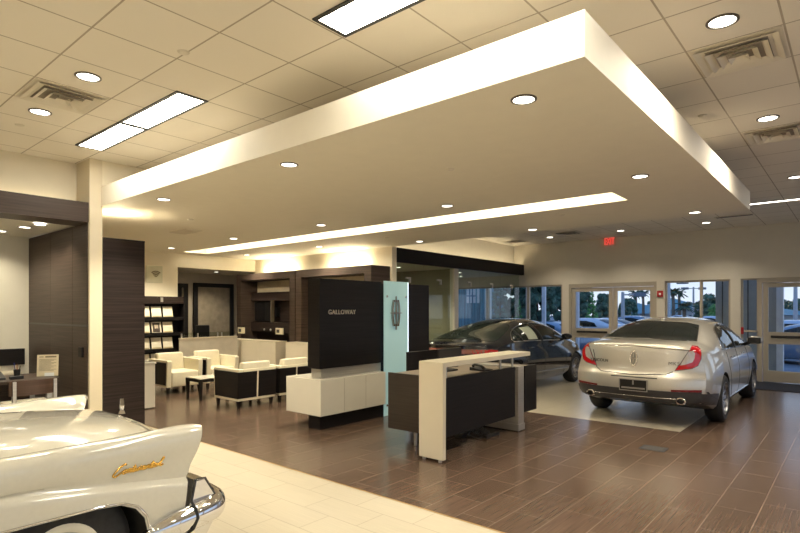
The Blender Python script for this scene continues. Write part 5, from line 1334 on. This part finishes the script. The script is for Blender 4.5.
def palm(px, depth, ytop, label, seed):
    rnd = random.Random(seed); k = depth / F; b = far(px, HY, depth); b.z = GZ; H = EYE - (ytop - HY) * k - GZ
    r = thing('palm_tree', label, 'tree', b, 'palms outside'); ORG[r] = Vector()
    bm = bmnew(); tube(bm, [(0, 0, 0), (.05, 0, H * .5), (0, 0, H * .93)], [.22, .17, .15], 8); obj('trunk', bm, mat('palm bark', (.16, .13, .10), .8, var=.3), r)
    bm = bmnew()
    for i in range(26):
        a = rnd.random() * 2 * PI; el_ = rnd.uniform(-.5, 1.1); Ln = rnd.uniform(.75, 1.1); pr_ = []
        for j in range(7):
            t = j / 6; rr = Ln * t; z = H * .93 + math.sin(el_) * rr - .55 * t * t * Ln * .7
            c = Vector((math.cos(a) * rr * math.cos(el_ * .7), math.sin(a) * rr * math.cos(el_ * .7), z)); sd = Vector((-math.sin(a), math.cos(a), 0)) * (.20 * math.sin(PI * min(1, t + .15)) + .01)
            pr_.append((bm.verts.new(c - sd - Vector((0, 0, .08))), bm.verts.new(c), bm.verts.new(c + sd - Vector((0, 0, .08)))))
        for p, q in zip(pr_, pr_[1:]): bm.faces.new((p[0], p[1], q[1], q[0])); bm.faces.new((p[1], p[2], q[2], q[1]))
    me_ = bpy.data.meshes.new('fronds'); bm.to_mesh(me_); bm.free(); me_.materials.append(DG); obj('fronds', None, None, r, me=me_)
palm(635.5, 62, 291, 'palm tree in the right leaf of the double door, left of the two', 1)
palm(643, 70, 291, 'palm tree in the right leaf of the double door, right of the two', 2)
palm(673, 60, 289, 'palm tree in the two-light window over the silver car', 3)
palm(679, 66, 290, 'slightly farther palm tree in the two-light window over the silver car', 4)
palm(684, 50, 304, 'short palm before the teal roofed building', 5)
def lamppost(px, depth, ytop, label, heads=2):
    k = depth / F; b = far(px, HY, depth); b.z = GZ; H = EYE - (ytop - HY) * k - GZ
    r = thing('street_lamp', label, 'lamp post', b, 'parking lot lamp posts'); ORG[r] = Vector()
    bm = bmnew(); tube(bm, [(0, 0, 0), (0, 0, H)], [.16, .11], 10); obj('pole', bm, mat('lamp pole paint', (.45, .50, .55), .5), r)
    bm = bmnew(); bx(bm, -1.2 * (heads > 1), 1.2, -.04, .04, H - .25, H - .15); obj('arm', placed(bm, Matrix.Rotation(YAW, 4, 'Z')), mat('lamp pole paint', (.45, .50, .55), .5), r)
    for s in ((-1, 1) if heads > 1 else (1,)): obj('lamp_head', placed(bx(bmnew(), s * 1.2 - .4, s * 1.2 + .4, -.3, .3, H - .35, H - .05, .03), Matrix.Rotation(YAW, 4, 'Z')), mat('lamp head', (.16, .20, .25), .5), r)
lamppost(693.5, 74, 287, 'double-headed lot lamp in the two-light window over the silver car')
lamppost(622.8, 40, 292, 'pale lot lamp post at the left of the double door right leaf', 1)
lamppost(795.5, 40, 262, 'pale lot lamp post seen through the right-hand door', 1)
lamppost(669, 48, 280, 'pale lot lamp post at the left of the two-light window', 1)
# parked cars
def parked(px, depth, col, heading, label, seed=0):
    b = far(px, HY, depth); b.z = GZ
    r = thing('car', label, 'car', b, 'cars parked outside'); ORG[r] = Vector()
    me = cut_arches(car_body(BLK if seed % 2 else SIL, 34), [col, DARKIN], [(1.1, .335, .37, .5, 1.3), (1.1, .335, .37, -1.3, -.5), (3.95, .335, .37, .5, 1.3), (3.95, .335, .37, -1.3, -.5)])
    for p in me.polygons: p.use_smooth = True
    bv = bvh_of(me); me.transform(Matrix.Translation((0, -2.5, 0))); obj('body', None, None, r, me=me)
    sgp = [(1.25, 1.04), (1.5, 1.25), (2.1, 1.36), (2.6, 1.36), (3.1, 1.2), (3.45, 1.02)]
    T_ = Matrix.Translation((0, -2.5, 0))
    for s in (-1, 1): obj('side_window', placed(decal(bv, side_ray(s), sgp, .006, .2), T_), TGLASS, r, smooth=60)
    obj('rear_window', placed(decal(bv, top_ray, [(-.6, .7), (.6, .7), (.48, 1.45), (-.48, 1.45)], .006, .2), T_), TGLASS, r, smooth=60)
    obj('windscreen', placed(decal(bv, top_ray, [(-.6, 3.6), (.6, 3.6), (.48, 3.0), (-.48, 3.0)], .006, .2), T_), TGLASS, r, smooth=60)
    for s in (-1, 1):
        for y in (1.1, 3.95): obj('wheel', placed(lathe(bmnew(), [(0, .09), (.22, .09), (.30, .1), (.335, .06), (.335, -.06), (.3, -.1), (0, -.1)], basis((s * .83, y, .335), (0, 1, 0), (0, 0, 1), (s, 0, 0)), 20), T_), RUB, r, smooth=40)
    r.rotation_euler = (0, 0, heading)
WP = paint('white car paint', (.70, .74, .80), 0., .3); GP = paint('grey blue car paint', (.16, .24, .34), .4, .3); LP = paint('light silver car paint', (.50, .56, .64), .5, .3)
parked(551, 25, GP, 1.15, 'blue-grey parked car outside, left of the double door', 1)
parked(588, 31, WP, 1.30, 'white parked car outside, in the left leaf of the double door', 0)
parked(607, 35, LP, 1.25, 'light silver parked car behind the white one outside', 1)
parked(631, 44, GP, 1.4, 'blue-grey parked car far outside behind the right leaf of the double door', 0)
parked(680, 55, WP, 1.2, 'white parked car far outside below the teal roof', 1)
parked(712, 42, LP, 1.2, 'light silver parked car far outside beside the porch screen', 0)
parked(794, 24, LP, 1.35, 'light silver parked car outside the right-hand door', 0)
parked(812, 19.5, GP, 1.2, 'dark blue parked car close outside the right-hand door', 1)

# ================================================================== SKY, SUNLESS DAYLIGHT, CAMERA
w = bpy.data.worlds.new('sky'); SC.world = w; w.use_nodes = True; nt = w.node_tree; bg = nt.nodes['Background']
tc = N(nt, 'ShaderNodeTexCoord'); sp = N(nt, 'ShaderNodeSeparateXYZ'); rp = N(nt, 'ShaderNodeValToRGB')
nt.links.new(tc.outputs['Generated'], sp.inputs[0]); nt.links.new(sp.outputs['Z'], rp.inputs['Fac']); nt.links.new(rp.outputs['Color'], bg.inputs['Color'])
e = rp.color_ramp.elements; e[0].position = 0.0; e[0].color = (.72, .76, .86, 1); e[1].position = .55; e[1].color = (.16, .30, .62, 1)
n_ = e.new(.10); n_.color = (.58, .68, .86, 1)
bg.inputs['Strength'].default_value = 1.2

cam = bpy.data.cameras.new('camera'); co = bpy.data.objects.new('camera', cam); COL.objects.link(co)
co.location = (0, 0, EYE); co.rotation_euler = (PI / 2, 0, YAW)
cam.sensor_fit = 'HORIZONTAL'; cam.sensor_width = 36; cam.lens = F / 800 * 36; cam.shift_x = 0; cam.shift_y = (HY - 266.5) / 800
cam.clip_start = .05; cam.clip_end = 500
SC.camera = co
vs = SC.view_settings
vs.view_transform = 'Standard'; vs.look = 'None'; vs.gamma = 1; vs.exposure = 0.25; vs.use_curve_mapping = False
cy = SC.cycles
cy.use_denoising = True; cy.max_bounces = 8; cy.diffuse_bounces = 5; cy.glossy_bounces = 4; cy.transmission_bounces = 4; cy.transparent_max_bounces = 16
cy.sample_clamp_indirect = 6; cy.caustics_reflective = False; cy.caustics_refractive = False
